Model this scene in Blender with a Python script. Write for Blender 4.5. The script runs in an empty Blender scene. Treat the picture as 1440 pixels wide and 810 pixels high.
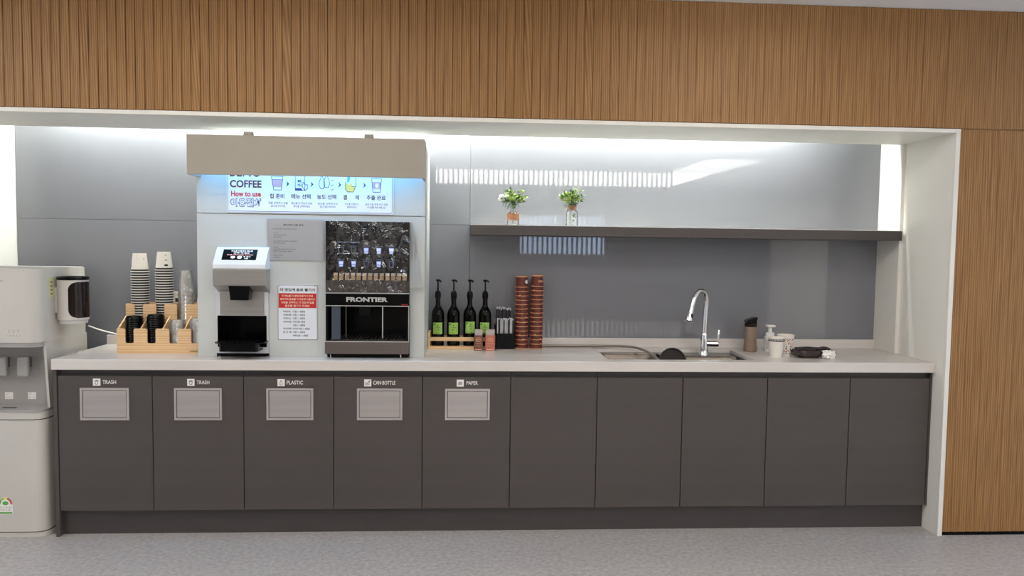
import bpy, bmesh, math, random
from mathutils import Vector, Matrix, noise
random.seed(7)
scene = bpy.context.scene
col = scene.collection
R = math.radians

# ------------------------------------------------------------------ camera
YAW, PITCH, ROLL, FPX = .0571, -.0573, .0133, 1036.65
_fw = Vector((math.sin(YAW)*math.cos(PITCH), math.cos(YAW)*math.cos(PITCH), math.sin(PITCH)))
_r = Vector((math.cos(YAW), -math.sin(YAW), 0)); _u = _r.cross(_fw)
_c, _s = math.cos(ROLL), math.sin(ROLL)
_r, _u = _c*_r + _s*_u, -_s*_r + _c*_u
cam_data = bpy.data.cameras.new('camera'); cam_data.sensor_width = 36; cam_data.lens = FPX*36/1440
cam_data.clip_start = .05
cam = bpy.data.objects.new('camera', cam_data); col.objects.link(cam)
cam.matrix_world = Matrix(((_r.x, _u.x, -_fw.x, 2.0335), (_r.y, _u.y, -_fw.y, -3.7543), (_r.z, _u.z, -_fw.z, 1.4927), (0, 0, 0, 1)))
scene.camera = cam

# ------------------------------------------------------------------ world and exposure
world = bpy.data.worlds.new('world'); scene.world = world; world.use_nodes = True
world.node_tree.nodes['Background'].inputs[0].default_value = (.55, .72, 1, 1)
world.node_tree.nodes['Background'].inputs[1].default_value = 7.0
scene.view_settings.view_transform = 'Standard'; scene.view_settings.look = 'None'
scene.view_settings.exposure = 0.4; scene.view_settings.gamma = 1; scene.view_settings.use_curve_mapping = False
L_CEILING, L_COVE, L_KIOSK, L_FAR = 4.9, 140.0, 32.0, 12.0      # lamp emission; the unseen ceiling lamps serve as fill

# ------------------------------------------------------------------ materials
def lin(c):
    return tuple(((x/255)/12.92 if x/255 <= .04045 else ((x/255+.055)/1.055)**2.4) for x in c) + (1,)
def M(name, rgb, rough=.5, metal=0, var=.06, scale=(8, 8, 8), coat=0, spec=.5, bump=0, trans=0, ior=1.45, alpha=1, bscale=60):
    m = bpy.data.materials.new(name); m.use_nodes = True; nt = m.node_tree; b = nt.nodes['Principled BSDF']
    tc = nt.nodes.new('ShaderNodeTexCoord'); mp = nt.nodes.new('ShaderNodeMapping'); mp.inputs['Scale'].default_value = scale
    nz = nt.nodes.new('ShaderNodeTexNoise'); nz.inputs['Scale'].default_value = 1; nz.inputs['Detail'].default_value = 5
    rp = nt.nodes.new('ShaderNodeValToRGB'); L = lin(rgb)
    rp.color_ramp.elements[0].position = .3; rp.color_ramp.elements[1].position = .7
    rp.color_ramp.elements[0].color = tuple(max(0, x*(1-var)) for x in L[:3]) + (1,)
    rp.color_ramp.elements[1].color = tuple(min(1, x*(1+var)) for x in L[:3]) + (1,)
    nt.links.new(tc.outputs['Object'], mp.inputs[0]); nt.links.new(mp.outputs[0], nz.inputs['Vector'])
    nt.links.new(nz.outputs[0], rp.inputs[0]); nt.links.new(rp.outputs[0], b.inputs['Base Color'])
    b.inputs['Roughness'].default_value = rough; b.inputs['Metallic'].default_value = metal
    b.inputs['Coat Weight'].default_value = coat; b.inputs['Specular IOR Level'].default_value = spec
    b.inputs['Transmission Weight'].default_value = trans; b.inputs['IOR'].default_value = ior; b.inputs['Alpha'].default_value = alpha
    b.inputs['Coat Roughness'].default_value = .02
    if bump:
        n2 = nt.nodes.new('ShaderNodeTexNoise'); n2.inputs['Scale'].default_value = bscale; n2.inputs['Detail'].default_value = 6
        bp = nt.nodes.new('ShaderNodeBump'); bp.inputs['Strength'].default_value = bump; bp.inputs['Distance'].default_value = .01
        nt.links.new(tc.outputs['Object'], n2.inputs['Vector']); nt.links.new(n2.outputs[0], bp.inputs['Height']); nt.links.new(bp.outputs[0], b.inputs['Normal'])
    return m
def EM(name, rgb, strength):
    m = bpy.data.materials.new(name); m.use_nodes = True; nt = m.node_tree; b = nt.nodes['Principled BSDF']
    b.inputs['Base Color'].default_value = (.8, .8, .8, 1)
    b.inputs['Emission Color'].default_value = lin(rgb); b.inputs['Emission Strength'].default_value = strength
    return m
def wood(name, dark, mid, light, rough=.5, rnd=True, axis='Z', freq=1.0):
    m = bpy.data.materials.new(name); m.use_nodes = True; nt = m.node_tree; b = nt.nodes['Principled BSDF']
    tc = nt.nodes.new('ShaderNodeTexCoord'); oi = nt.nodes.new('ShaderNodeObjectInfo')
    mul = nt.nodes.new('ShaderNodeVectorMath'); mul.operation = 'SCALE'; mul.inputs[0].default_value = (13.1, 7.7, 21.3)
    add = nt.nodes.new('ShaderNodeVectorMath'); add.operation = 'ADD'
    nt.links.new(oi.outputs['Random'], mul.inputs['Scale']); nt.links.new(tc.outputs['Object'], add.inputs[0])
    if rnd: nt.links.new(mul.outputs[0], add.inputs[1])
    mp = nt.nodes.new('ShaderNodeMapping'); nt.links.new(add.outputs[0], mp.inputs[0])
    k = {'X': (1.6, 70, 70), 'Y': (70, 1.6, 70), 'Z': (70, 70, 1.6)}[axis]
    mp.inputs['Scale'].default_value = tuple(x*freq for x in k)
    nz = nt.nodes.new('ShaderNodeTexNoise'); nz.inputs['Scale'].default_value = 2.2; nz.inputs['Detail'].default_value = 7; nz.inputs['Roughness'].default_value = .62
    nt.links.new(mp.outputs[0], nz.inputs['Vector'])
    m2 = nt.nodes.new('ShaderNodeMapping'); nt.links.new(add.outputs[0], m2.inputs[0])
    k2 = {'X': (1.2, 22, 22), 'Y': (22, 1.2, 22), 'Z': (22, 22, 1.2)}[axis]
    m2.inputs['Scale'].default_value = tuple(x*freq for x in k2)
    wv = nt.nodes.new('ShaderNodeTexWave'); wv.wave_type = 'RINGS'; wv.rings_direction = 'Y' if axis != 'Y' else 'X'
    wv.inputs['Scale'].default_value = 1.4; wv.inputs['Distortion'].default_value = 6; wv.inputs['Detail'].default_value = 2; wv.inputs['Detail Scale'].default_value = .8
    nt.links.new(m2.outputs[0], wv.inputs['Vector'])
    mx = nt.nodes.new('ShaderNodeMix'); mx.data_type = 'FLOAT'; mx.inputs[0].default_value = .28
    nt.links.new(nz.outputs[0], mx.inputs[2]); nt.links.new(wv.outputs['Fac'], mx.inputs[3])
    rp = nt.nodes.new('ShaderNodeValToRGB'); e = rp.color_ramp.elements
    e[0].position = .28; e[0].color = lin(dark); e[1].position = .75; e[1].color = lin(light)
    x = e.new(.5); x.color = lin(mid)
    nt.links.new(mx.outputs[0], rp.inputs[0]); nt.links.new(rp.outputs[0], b.inputs['Base Color'])
    bp = nt.nodes.new('ShaderNodeBump'); bp.inputs['Strength'].default_value = .15; bp.inputs['Distance'].default_value = .002
    nt.links.new(nz.outputs[0], bp.inputs['Height']); nt.links.new(bp.outputs[0], b.inputs['Normal'])
    b.inputs['Roughness'].default_value = rough; b.inputs['Specular IOR Level'].default_value = .35
    return m
def clear_plastic(name, tint, dens=.25, gloss=.12, ior=1.5, rough=.06):
    """thin clear film or cup: mostly see-through, some milky scatter, some gloss"""
    m = bpy.data.materials.new(name); m.use_nodes = True; nt = m.node_tree
    for n in list(nt.nodes): nt.nodes.remove(n)
    o = nt.nodes.new('ShaderNodeOutputMaterial'); t = nt.nodes.new('ShaderNodeBsdfTransparent'); d = nt.nodes.new('ShaderNodeBsdfDiffuse'); g = nt.nodes.new('ShaderNodeBsdfGlossy')
    d.inputs[0].default_value = lin(tint); g.inputs['Roughness'].default_value = rough
    tc = nt.nodes.new('ShaderNodeTexCoord'); nz = nt.nodes.new('ShaderNodeTexNoise'); nz.inputs['Scale'].default_value = 30
    nt.links.new(tc.outputs['Object'], nz.inputs['Vector'])
    mr = nt.nodes.new('ShaderNodeMapRange'); mr.inputs[3].default_value = dens*.6; mr.inputs[4].default_value = dens*1.4
    nt.links.new(nz.outputs[0], mr.inputs[0])
    a = nt.nodes.new('ShaderNodeMixShader'); nt.links.new(mr.outputs[0], a.inputs[0]); nt.links.new(t.outputs[0], a.inputs[1]); nt.links.new(d.outputs[0], a.inputs[2])
    f = nt.nodes.new('ShaderNodeFresnel'); f.inputs[0].default_value = ior
    mm = nt.nodes.new('ShaderNodeMath'); mm.operation = 'MULTIPLY_ADD'; mm.inputs[1].default_value = 1.0; mm.inputs[2].default_value = gloss; mm.use_clamp = True
    nt.links.new(f.outputs[0], mm.inputs[0])
    z = nt.nodes.new('ShaderNodeMixShader'); nt.links.new(mm.outputs[0], z.inputs[0]); nt.links.new(a.outputs[0], z.inputs[1]); nt.links.new(g.outputs[0], z.inputs[2])
    nt.links.new(z.outputs[0], o.inputs[0])
    return m

m_wood = wood('oak_slat', (114, 78, 42), (146, 106, 63), (171, 131, 83), .48)
m_rack = wood('light_pine', (204, 164, 118), (222, 184, 138), (232, 200, 160), .55, axis='X', freq=.8)
m_white = M('white_paint', (228, 225, 217), .5, var=.02, scale=(2, 2, 2))
m_ceil = M('ceiling_paint', (236, 234, 232), .8, var=.02)
m_floor = M('grey_vinyl_floor', (172, 167, 164), .36, var=.2, scale=(45, 45, 45), bump=.3, bscale=120)
m_glass = M('grey_back_painted_glass', (121, 122, 127), .6, var=.02, scale=(1, 1, 1), coat=1.0, spec=0)
m_rear = M('rear_wall_paint', (84, 83, 83), .8, var=.03)
m_dwall = M('dark_wall_paint', (96, 97, 99), .7)
m_gray = M('charcoal_laminate', (77, 71, 69), .42, var=.06, scale=(2, 2, 14), spec=.4)
m_dark = M('dark_plinth', (66, 61, 60), .5, var=.05)
m_black = M('black_plastic', (6, 6, 7), .22, var=.05, spec=.2)
m_matblack = M('matt_black', (8, 8, 9), .45, var=.05, spec=.18)
m_stone = M('white_quartz', (207, 201, 196), .22, var=.035, scale=(3, 9, 9), spec=.5)
m_flap = M('flap_steel', (178, 172, 170), .38, metal=.55, var=.05, scale=(1.5, 1.5, 60))
m_flapframe = M('flap_frame_steel', (186, 180, 177), .33, metal=.55, var=.04)
m_print = M('white_print', (232, 228, 224), .5, var=.02)
m_printdark = M('dark_print', (44, 42, 48), .5, var=.02)
m_greyprint = M('grey_print', (112, 110, 112), .5, var=.02)
m_steel = M('brushed_steel', (176, 172, 168), .34, metal=.85, var=.06, scale=(2, 2, 160))
m_darksteel = M('dark_brushed_steel', (112, 102, 98), .38, metal=.75, var=.06, scale=(2, 2, 160))
m_sink = M('sink_steel', (92, 85, 78), .22, metal=.95, var=.06, scale=(60, 3, 3))
m_chrome = M('chrome', (222, 222, 224), .07, metal=1, var=.01)
m_kiosk = M('white_kiosk_laminate', (194, 197, 194), .4, var=.015)
m_header = M('beige_header', (160, 153, 141), .5, var=.02)
m_silver = M('silver_white_plastic', (202, 203, 206), .35, var=.02)
m_bezel = M('white_gloss_plastic', (228, 231, 236), .2, var=.01)
m_screen = M('screen_black', (8, 9, 16), .12, var=.02, spec=.3)
m_disp = M('dispenser_white', (195, 191, 184), .38, var=.015)
m_dispgrey = M('dispenser_grey', (160, 157, 154), .45, var=.03)
m_smoke = M('smoked_plastic', (30, 20, 20), .1, var=.15, spec=.35)
m_paper = M('white_paper', (218, 222, 228), .6, var=.02)
m_sign = M('sign_board', (228, 232, 240), .4, var=.015)
m_red = M('red_print', (192, 40, 36), .5, var=.03)
m_textred = M('bright_red_print', (206, 52, 50), .5, var=.02)
m_maroon = M('maroon_print', (104, 44, 40), .5, var=.15, scale=(20, 20, 20))
m_blueprint = M('navy_print', (52, 66, 120), .5, var=.02)
m_yellow = M('yellow_print', (232, 208, 110), .5, var=.02)
m_cyan = M('cyan_print', (70, 170, 205), .5, var=.02)
m_pink = M('pink_print', (205, 160, 170), .5, var=.02)
m_cupwhite = M('white_cup_paper', (226, 220, 210), .55, var=.02)
m_cupblack = M('black_cup_print', (34, 33, 34), .5, var=.05)
m_cupbrown = M('maroon_cup_paper', (92, 36, 27), .42, var=.12, scale=(6, 6, 30))
m_kraft = M('kraft_cup_lip', (214, 150, 104), .5, var=.05)
m_clear = clear_plastic('clear_cup_plastic', (238, 234, 228), .3, .08)
m_film = clear_plastic('clear_wrap_film', (200, 200, 205), .014, .04, rough=.05)
m_sleeve = clear_plastic('clear_sleeve_film', (220, 225, 235), .02, .005, rough=.1)
m_flapfilm = clear_plastic('loose_wrap_film', (235, 232, 226), .10, .10, rough=.15)
m_bottle = M('dark_bottle_glass', (4, 5, 3), .05, var=.05, spec=.22)
m_label = M('green_label', (150, 190, 88), .45, var=.04)
m_cap = M('grey_cap', (178, 170, 166), .5, var=.03)
m_jarbrown = M('brown_jar', (116, 74, 58), .3, var=.25, scale=(40, 40, 60))
m_jarpink = M('copper_jar', (184, 108, 92), .3, var=.2, scale=(40, 40, 60))
m_jarprint = M('jar_gold_print', (226, 176, 144), .4, var=.05)
m_tumbler = M('taupe_tumbler', (138, 118, 104), .3, var=.1, scale=(14, 14, 20))
m_soap = M('soap_plastic', (228, 226, 224), .35, var=.02)
m_pouch = M('brown_foil_pouch', (44, 32, 32), .22, var=.2, scale=(20, 20, 20), bump=.3, bscale=35)
m_tissue = M('white_tissue', (232, 228, 224), .8, var=.03, bump=.4, bscale=40)
m_leaf1 = M('sage_leaf', (118, 132, 116), .6, var=.25, scale=(60, 60, 60))
m_leaf2 = M('light_green_leaf', (156, 180, 92), .55, var=.3, scale=(60, 60, 60))
m_leaf3 = M('dark_green_leaf', (70, 100, 58), .55, var=.3, scale=(60, 60, 60))
m_petal = M('white_petal', (226, 230, 216), .6, var=.05)
m_cork = wood('cork_wrap', (112, 66, 42), (150, 98, 66), (176, 126, 92), .7, axis='X', freq=2)
m_twine = M('jute_twine', (140, 108, 84), .8, var=.2, scale=(60, 60, 300))
m_vglass = clear_plastic('vase_glass', (232, 234, 232), .08, .01, ior=1.12, rough=.05)
m_hose = M('grey_rubber_hose', (150, 142, 132), .35, var=.05, metal=.4)
m_pan = M('dark_brown_plastic', (32, 23, 21), .3, var=.08, spec=.25)
m_cord = M('white_cord', (226, 224, 220), .5, var=.02)
m_stick = M('stick_sleeve', (182, 182, 186), .4, var=.3, scale=(200, 200, 20))
m_stickdark = M('black_stick', (48, 48, 50), .4, var=.3, scale=(200, 200, 20))
m_beans = M('coffee_beans', (66, 54, 44), .3, var=.6, scale=(150, 150, 150), bump=.6, bscale=160)
m_tan = M('tan_block', (206, 170, 128), .5, var=.1)
m_cream = M('cream_block', (238, 222, 200), .4, var=.03)
m_panelglass = M('black_display_glass', (16, 15, 18), .15, var=.3, scale=(40, 40, 3), spec=.3)
m_bay = M('bay_reflection_grey', (66, 74, 86), .3, var=.2, scale=(30, 30, 8))
m_icon = M('pale_blue_icon', (150, 170, 220), .4, var=.05)
m_steelgrey = M('pale_grey_metal', (190, 190, 190), .4, metal=.6, var=.03)
m_winglass = clear_plastic('window_glass', (220, 230, 240), .02, .02)
m_slatdark = wood('screen_slat', (96, 78, 62), (122, 100, 80), (140, 118, 96), .6)
m_paleyellow = M('pale_yellow_label', (206, 204, 140), .5, var=.05)
m_energy = M('energy_green', (88, 160, 70), .5, var=.03)
m_emlamp = EM('ceiling_fill_diffuser', (255, 247, 236), L_CEILING)
m_emcove = EM('cove_led', (247, 253, 250), L_COVE)
m_emkiosk = EM('kiosk_led', (125, 194, 255), L_KIOSK)
m_emfar = EM('far_ceiling_diffuser', (255, 252, 246), L_FAR)
m_emfar2 = EM('side_ceiling_diffuser', (255, 252, 246), L_FAR*.45)
m_emscreen = EM('display_white', (235, 240, 255), 1.0)
m_emred = EM('display_red', (255, 90, 60), .8)
m_emblue = EM('display_blue', (150, 175, 255), .7)

# ------------------------------------------------------------------ mesh helpers
WL = {}
class MB:
    def __init__(s): s.v = []; s.f = []; s.m = []; s.s = []
    def add(s, vs, fs, mi=0, sm=False):
        o = len(s.v); s.v += [tuple(v) for v in vs]
        for i, f in enumerate(fs):
            s.f.append([o+k for k in f]); s.m.append(mi[i] if isinstance(mi, list) else mi); s.s.append(sm)
        return s
    def box(s, x0, x1, y0, y1, z0, z1, b=0, mi=0):
        if b:
            bm = bmesh.new(); bmesh.ops.create_cube(bm, size=1)
            for v in bm.verts: v.co = Vector(((x0+x1)/2+v.co.x*(x1-x0), (y0+y1)/2+v.co.y*(y1-y0), (z0+z1)/2+v.co.z*(z1-z0)))
            bmesh.ops.bevel(bm, geom=bm.edges[:], offset=b, segments=2, affect='EDGES', profile=.5)
            bm.verts.index_update()
            s.add([v.co[:] for v in bm.verts], [[v.index for v in f.verts] for f in bm.faces], mi, False); bm.free(); return s
        return s.add([(x0, y0, z0), (x1, y0, z0), (x1, y1, z0), (x0, y1, z0), (x0, y0, z1), (x1, y0, z1), (x1, y1, z1), (x0, y1, z1)],
                     [(3, 2, 1, 0), (4, 5, 6, 7), (0, 1, 5, 4), (1, 2, 6, 5), (2, 3, 7, 6), (3, 0, 4, 7)], mi)
    def prism(s, prof, a, b, ax='X', mi=0, sm=False):
        f = {'X': lambda p, t: (t, p[0], p[1]), 'Y': lambda p, t: (p[0], t, p[1]), 'Z': lambda p, t: (p[0], p[1], t)}[ax]
        n = len(prof); vs = [f(p, a) for p in prof] + [f(p, b) for p in prof]
        fs = [list(range(n))[::-1], list(range(n, 2*n))] + [[i, (i+1) % n, n+(i+1) % n, n+i] for i in range(n)]
        return s.add(vs, fs, mi, sm)
    def lathe(s, prof, cx, cy, seg=24, mi=0, sm=True, cap0=False, cap1=False):
        vs = []; fs = []; ms = []
        for r, z in prof:
            for k in range(seg): a = 2*math.pi*k/seg; vs.append((cx+r*math.cos(a), cy+r*math.sin(a), z))
        for i in range(len(prof)-1):
            for k in range(seg):
                fs.append([i*seg+k, i*seg+(k+1) % seg, (i+1)*seg+(k+1) % seg, (i+1)*seg+k]); ms.append(mi[i] if isinstance(mi, (list, tuple)) else mi)
        if cap0: fs.append([k for k in range(seg)][::-1]); ms.append(ms[0])
        if cap1: fs.append([(len(prof)-1)*seg+k for k in range(seg)]); ms.append(ms[-1])
        return s.add(vs, fs, ms, sm)
    def tube(s, path, rad, seg=10, mi=0, cap=True):
        P = [Vector(p) for p in path]; n = len(P); vs = []
        if not isinstance(rad, (list, tuple)): rad = [rad]*n
        up = None
        for i in range(n):
            t = (P[min(i+1, n-1)]-P[max(i-1, 0)]).normalized()
            if up is None:
                up = Vector((0, 0, 1)) if abs(t.z) < .9 else Vector((0, 1, 0))
            a = t.cross(up).normalized(); up = a.cross(t).normalized()
            for k in range(seg): q = 2*math.pi*k/seg; vs.append(P[i]+rad[i]*(a*math.cos(q)+up*math.sin(q)))
        fs = [[i*seg+k, i*seg+(k+1) % seg, (i+1)*seg+(k+1) % seg, (i+1)*seg+k] for i in range(n-1) for k in range(seg)]
        if cap: fs += [list(range(seg))[::-1], list(range((n-1)*seg, n*seg))]
        return s.add(vs, fs, mi, True)
    def ball(s, c, r, seg=12, rings=8, mi=0, fn=None):
        vs = []; fs = []
        for i in range(rings+1):
            th = math.pi*i/rings
            for k in range(seg):
                ph = 2*math.pi*k/seg; d = Vector((math.sin(th)*math.cos(ph), math.sin(th)*math.sin(ph), math.cos(th)))
                p = Vector((d.x*r[0], d.y*r[1], d.z*r[2]))
                if fn: p = fn(d, p)
                vs.append(Vector(c)+p)
        fs = [[i*seg+k, i*seg+(k+1) % seg, (i+1)*seg+(k+1) % seg, (i+1)*seg+k] for i in range(rings) for k in range(seg)]
        return s.add(vs, fs, mi, True)
    def grid(s, fn, nu, nv, mi=0, sm=True):
        vs = [fn(i/nu, j/nv) for j in range(nv+1) for i in range(nu+1)]
        fs = [[j*(nu+1)+i, j*(nu+1)+i+1, (j+1)*(nu+1)+i+1, (j+1)*(nu+1)+i] for j in range(nv) for i in range(nu)]
        return s.add(vs, fs, mi, sm)
    def mesh(s, name, mats, origin=(0, 0, 0), recalc=True):
        me = bpy.data.meshes.new(name); o = Vector(origin)
        me.from_pydata([tuple(Vector(v)-o) for v in s.v], [], s.f)
        for m in (mats if isinstance(mats, (list, tuple)) else [mats]): me.materials.append(m)
        me.polygons.foreach_set('material_index', s.m); me.polygons.foreach_set('use_smooth', s.s)
        bm = bmesh.new(); bm.from_mesh(me)
        if recalc: bmesh.ops.remove_doubles(bm, verts=bm.verts[:], dist=1e-6); bmesh.ops.recalc_face_normals(bm, faces=bm.faces[:])
        bm.to_mesh(me); bm.free()
        if any(s.s): me.set_sharp_from_angle(angle=R(38))
        me.update(); return me
    def build(s, name, mats, parent=None, origin=None, recalc=True):
        """parts are built in room coordinates; the parent's place is taken off"""
        o = Vector(origin) if origin is not None else (WL[parent] if parent else Vector((0, 0, 0)))
        ob = bpy.data.objects.new(name, s.mesh(name, mats, o, recalc)); col.objects.link(ob)
        if parent: ob.parent = parent; ob.location = o-WL[parent]
        else: ob.location = o
        WL[ob] = o.copy(); return ob
def tag(o, label, cat, group=None):
    o['label'] = label; o['category'] = cat
    if group: o['group'] = group
    return o
def thing(name, loc, label, cat, group=None):
    o = bpy.data.objects.new(name, None); col.objects.link(o); o.location = loc; o.empty_display_size = .05
    WL[o] = Vector(loc); return tag(o, label, cat, group)
def struct(o): o['kind'] = 'structure'; return o
def stuff(o): o['kind'] = 'stuff'; return o
def copy_one(o, loc, parent=None):
    c = o.copy(); col.objects.link(c); c.location = loc; c.parent = parent; return c
_tc = {}
_cu = bpy.data.curves.new('type_setting', 'FONT'); _cu.size = 1; _cu.resolution_u = 3
_to = bpy.data.objects.new('type_setting', _cu)          # never linked: only sets lettering
def glyphs(s, bold=0.0):
    k = (s, bold)
    if k not in _tc:
        _cu.body = s; _cu.offset = bold
        me = _to.to_mesh()
        _tc[k] = ([v.co.copy() for v in me.vertices], [list(p.vertices) for p in me.polygons])
        _to.to_mesh_clear()
    return _tc[k]
def text_to(mb, s, x0, x1, z0, z1, fn, bold=0.0, mi=0):
    """fit a line of lettering into a box; fn maps (x, z) to a room point"""
    vs, fs = glyphs(s, bold)
    if not vs: return
    a = min(v.x for v in vs); b = max(v.x for v in vs); c = min(v.y for v in vs); d = max(v.y for v in vs)
    mb.add([fn(x0+(v.x-a)/(b-a)*(x1-x0), z0+(v.y-c)/max(d-c, 1e-6)*(z1-z0)) for v in vs], fs, mi)
def flat(y): return lambda x, z: (x, y, z)
def lettering(name, lines, y, mat, parent, bold=0.0):
    mb = MB()
    for s, x0, x1, z0, z1 in lines: text_to(mb, s, x0, x1, z0, z1, flat(y), bold)
    return mb.build(name, mat, parent, recalc=False)
def rr(x0, x1, z0, z1, r, n=5):
    P = []
    for cx, cz, a in ((x1-r, z1-r, 0), (x0+r, z1-r, 90), (x0+r, z0+r, 180), (x1-r, z0+r, 270)):
        for k in range(n+1): t = R(a+90*k/n); P.append((cx+r*math.cos(t), cz+r*math.sin(t)))
    return P
def outline(mb, pts, w, y, closed=True, mi=0, fn=None):
    """flat printed line of width w through (x, z) points"""
    n = len(pts); fn = fn or flat(y)
    for i in range(n if closed else n-1):
        a = Vector(pts[i]); b = Vector(pts[(i+1) % n]); d = (b-a)
        if d.length < 1e-7: continue
        d = d.normalized(); q = Vector((-d.y, d.x))*w/2; e = d*w*.3
        mb.add([fn(*(a-q-e)), fn(*(b-q+e)), fn(*(b+q+e)), fn(*(a+q-e))], [(0, 1, 2, 3)], mi)

# ------------------------------------------------------------------ the setting
CT = .9024            # worktop height
YG = .556             # face of the glass splashback
ZC = 2.712            # ceiling
XL, XR, XR2 = -.516, 4.496, 4.476
ZS, ZU = 2.116, 2.0955
YT = -.095
struct(MB().box(-3.2, 8.2, -11.2, .8, -.06, 0).build('floor', m_floor))
struct(MB().box(-3.2, 8.2, -11.2, .8, ZC, ZC+.06).build('ceiling', m_ceil))
struct(MB().box(-3.26, -3.2, -11.2, .8, 0, ZC).build('wall_side_left', m_white))
struct(MB().box(8.2, 8.26, -11.2, .8, 0, ZC).build('wall_side_right', m_white))
# rear wall with the window that shows in the glass
wr = MB()
wr.box(-3.2, 3.0, -10.1, -10, 0, ZC); wr.box(4.8, 8.2, -10.1, -10, 0, ZC); wr.box(3.0, 4.8, -10.1, -10, 0, 1.3); wr.box(3.0, 4.8, -10.1, -10, 2.15, ZC)
struct(wr.build('wall_rear', m_rear))
w1 = struct(MB().box(3.0, 4.8, -10.08, -10.04, 1.3, 1.34).box(3.0, 4.8, -10.08, -10.04, 2.11, 2.15).box(3.0, 3.04, -10.08, -10.04, 1.34, 2.11).box(4.76, 4.8, -10.08, -10.04, 1.34, 2.11).box(3.88, 3.92, -10.08, -10.04, 1.34, 2.11).build('window_1', m_dark))
MB().box(3.04, 3.88, -10.065, -10.055, 1.34, 2.11).build('pane', m_winglass, w1)
MB().box(3.92, 4.76, -10.065, -10.055, 1.34, 2.11).build('pane', m_winglass, w1)
# slatted screen behind the photographer, seen only as stripes in the glass
wp = struct(MB().box(.55, 5.05, -6.06, -5.98, 0, .05).box(.55, 5.05, -6.06, -5.98, ZC-.04, ZC).build('wall_partition', m_slatdark))
sm_ = MB().box(-.0145, .0145, -.009, .009, .05, ZC-.04).mesh('slat', m_slatdark)
for i in range(61):
    o = bpy.data.objects.new('slat', sm_); col.objects.link(o); o.parent = wp; o.location = (.6+.0735*i, -6.02, 0)

# niche: back wall with glass panels, cheeks, soffit with light cove
wb = struct(MB().box(XL-.1, XR+.1, .566, .64, 0, ZC).build('wall_back', m_dwall))
for x0, x1, z0, z1 in ((XL+.002, 2.0295, 1.611, 2.44), (2.0315, XR2, 1.611, 2.44), (XL+.002, 2.0295, .3, 1.609), (2.0315, XR2, .3, 1.609)):
    MB().box(x0, x1, YG, .5655, z0, z1, b=.0012).build('glass_panel', m_glass, wb)
struct(MB().box(XL-.024, XL, YT+.012, .566, 0, 2.45).build('wall_left', m_white))
struct(MB().box(XL-.024, XL, YT-.004, YT+.012, 0, ZU, b=.002).build('trim_3', m_white))
struct(MB().box(XR, XR+.018, YT+.012, .33, 0, 2.45).box(XR2, XR+.018, .33, .566, 0, 2.45).build('wall_right', m_white))
struct(MB().box(XL, XR, YT+.012, .357, ZU, ZC).box(XL, XR, .357, .566, 2.45, ZC).build('ceiling_soffit', m_white))
struct(MB().box(XL-.024, XR+.024, YT-.004, YT+.012, ZU, ZS, b=.002).build('trim_1', m_white))
struct(MB().box(XR, XR+.024, YT-.004, YT+.012, 0, ZU, b=.002).build('trim_2', m_white))
# oak wall: backing board and vertical slats
YW = YT+.012
wf = struct(MB().box(-1.3, 5.8, YW, YW+.03, ZS+.002, ZC).box(XR+.026, 5.8, YW, YW+.03, 0, ZS+.002).box(-1.3, XL-.026, YW, YW+.03, 0, ZS+.002).build('wall_front', m_wood))
PITCH_S = .0431
def slat_mesh(z0, z1):
    w = PITCH_S
    prof = [(0, YW), (0, YW-.0040), (.0018, YW-.0058), (w-.0080, YW-.0088), (w-.003, YW-.0095), (w-.0010, YW-.0078), (w-.0010, YW)]
    return MB().prism(prof, z0, z1, 'Z').mesh('slat', m_wood)
su, sl = slat_mesh(ZS+.004, ZC-.002), slat_mesh(.02, ZS-.004)
k = 0; x = -1.25
while x < 5.6:
    o = bpy.data.objects.new('slat', su); col.objects.link(o); o.parent = wf; o.location = (x, 0, 0)
    x += PITCH_S
for a, b in ((XR+.0262, 5.6), (XL-.0262-17*PITCH_S, XL-.03)):
    x = a
    while x < b:
        o = bpy.data.objects.new('slat', sl); col.objects.link(o); o.parent = wf; o.location = (x, 0, 0); x += PITCH_S
struct(MB().box(XR+.026, 5.8, YW-.002, YW+.03, 0, .018).build('baseboard_right', m_black))

# lamps
def ceiling_lamp(x, y, w, d, mat, label, group=None, drop=.09):
    t = thing('ceiling_light', (x, y, ZC-drop), label, 'ceiling light', group)
    MB().box(x-w/2-.01, x+w/2+.01, y-d/2-.01, y+d/2+.01, ZC-drop*.25, ZC).build('frame', m_white, t)
    MB().box(x-w/2, x+w/2, y-d/2, y+d/2, ZC-drop, ZC-drop*.25-.001).build('diffuser', mat, t)
for x, y in [(x, y) for y in (-1.3, -2.6) for x in (-1.5, .9, 3.3)]:
    ceiling_lamp(x, y, 1.2, .45, m_emlamp, 'unseen rectangular ceiling light before the counter, with deep glowing sides for fill', 'unseen ceiling lights before the counter')  # unseen lamps; deep drop shaped so glowing sides fill ceiling and slats
ceiling_lamp(3.45, -8.3, 4.9, 2.4, m_emfar, 'wide luminous ceiling panel behind the slatted screen', drop=.03)
ceiling_lamp(5.6, -5.9, .7, 1.9, m_emfar2, 'long luminous ceiling panel beside the end of the slatted screen', drop=.03)
t = thing('cove_light', (2, .41, 2.42), 'white LED strip hidden in the cove above the glass splashback', 'LED strip')
MB().box(-.36, 4.12, .375, .415, 2.425, 2.45).build('channel', m_white, t)
MB().box(-.34, 4.02, .38, .41, 2.416, 2.4245).build('diffuser', m_emcove, t)

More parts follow.
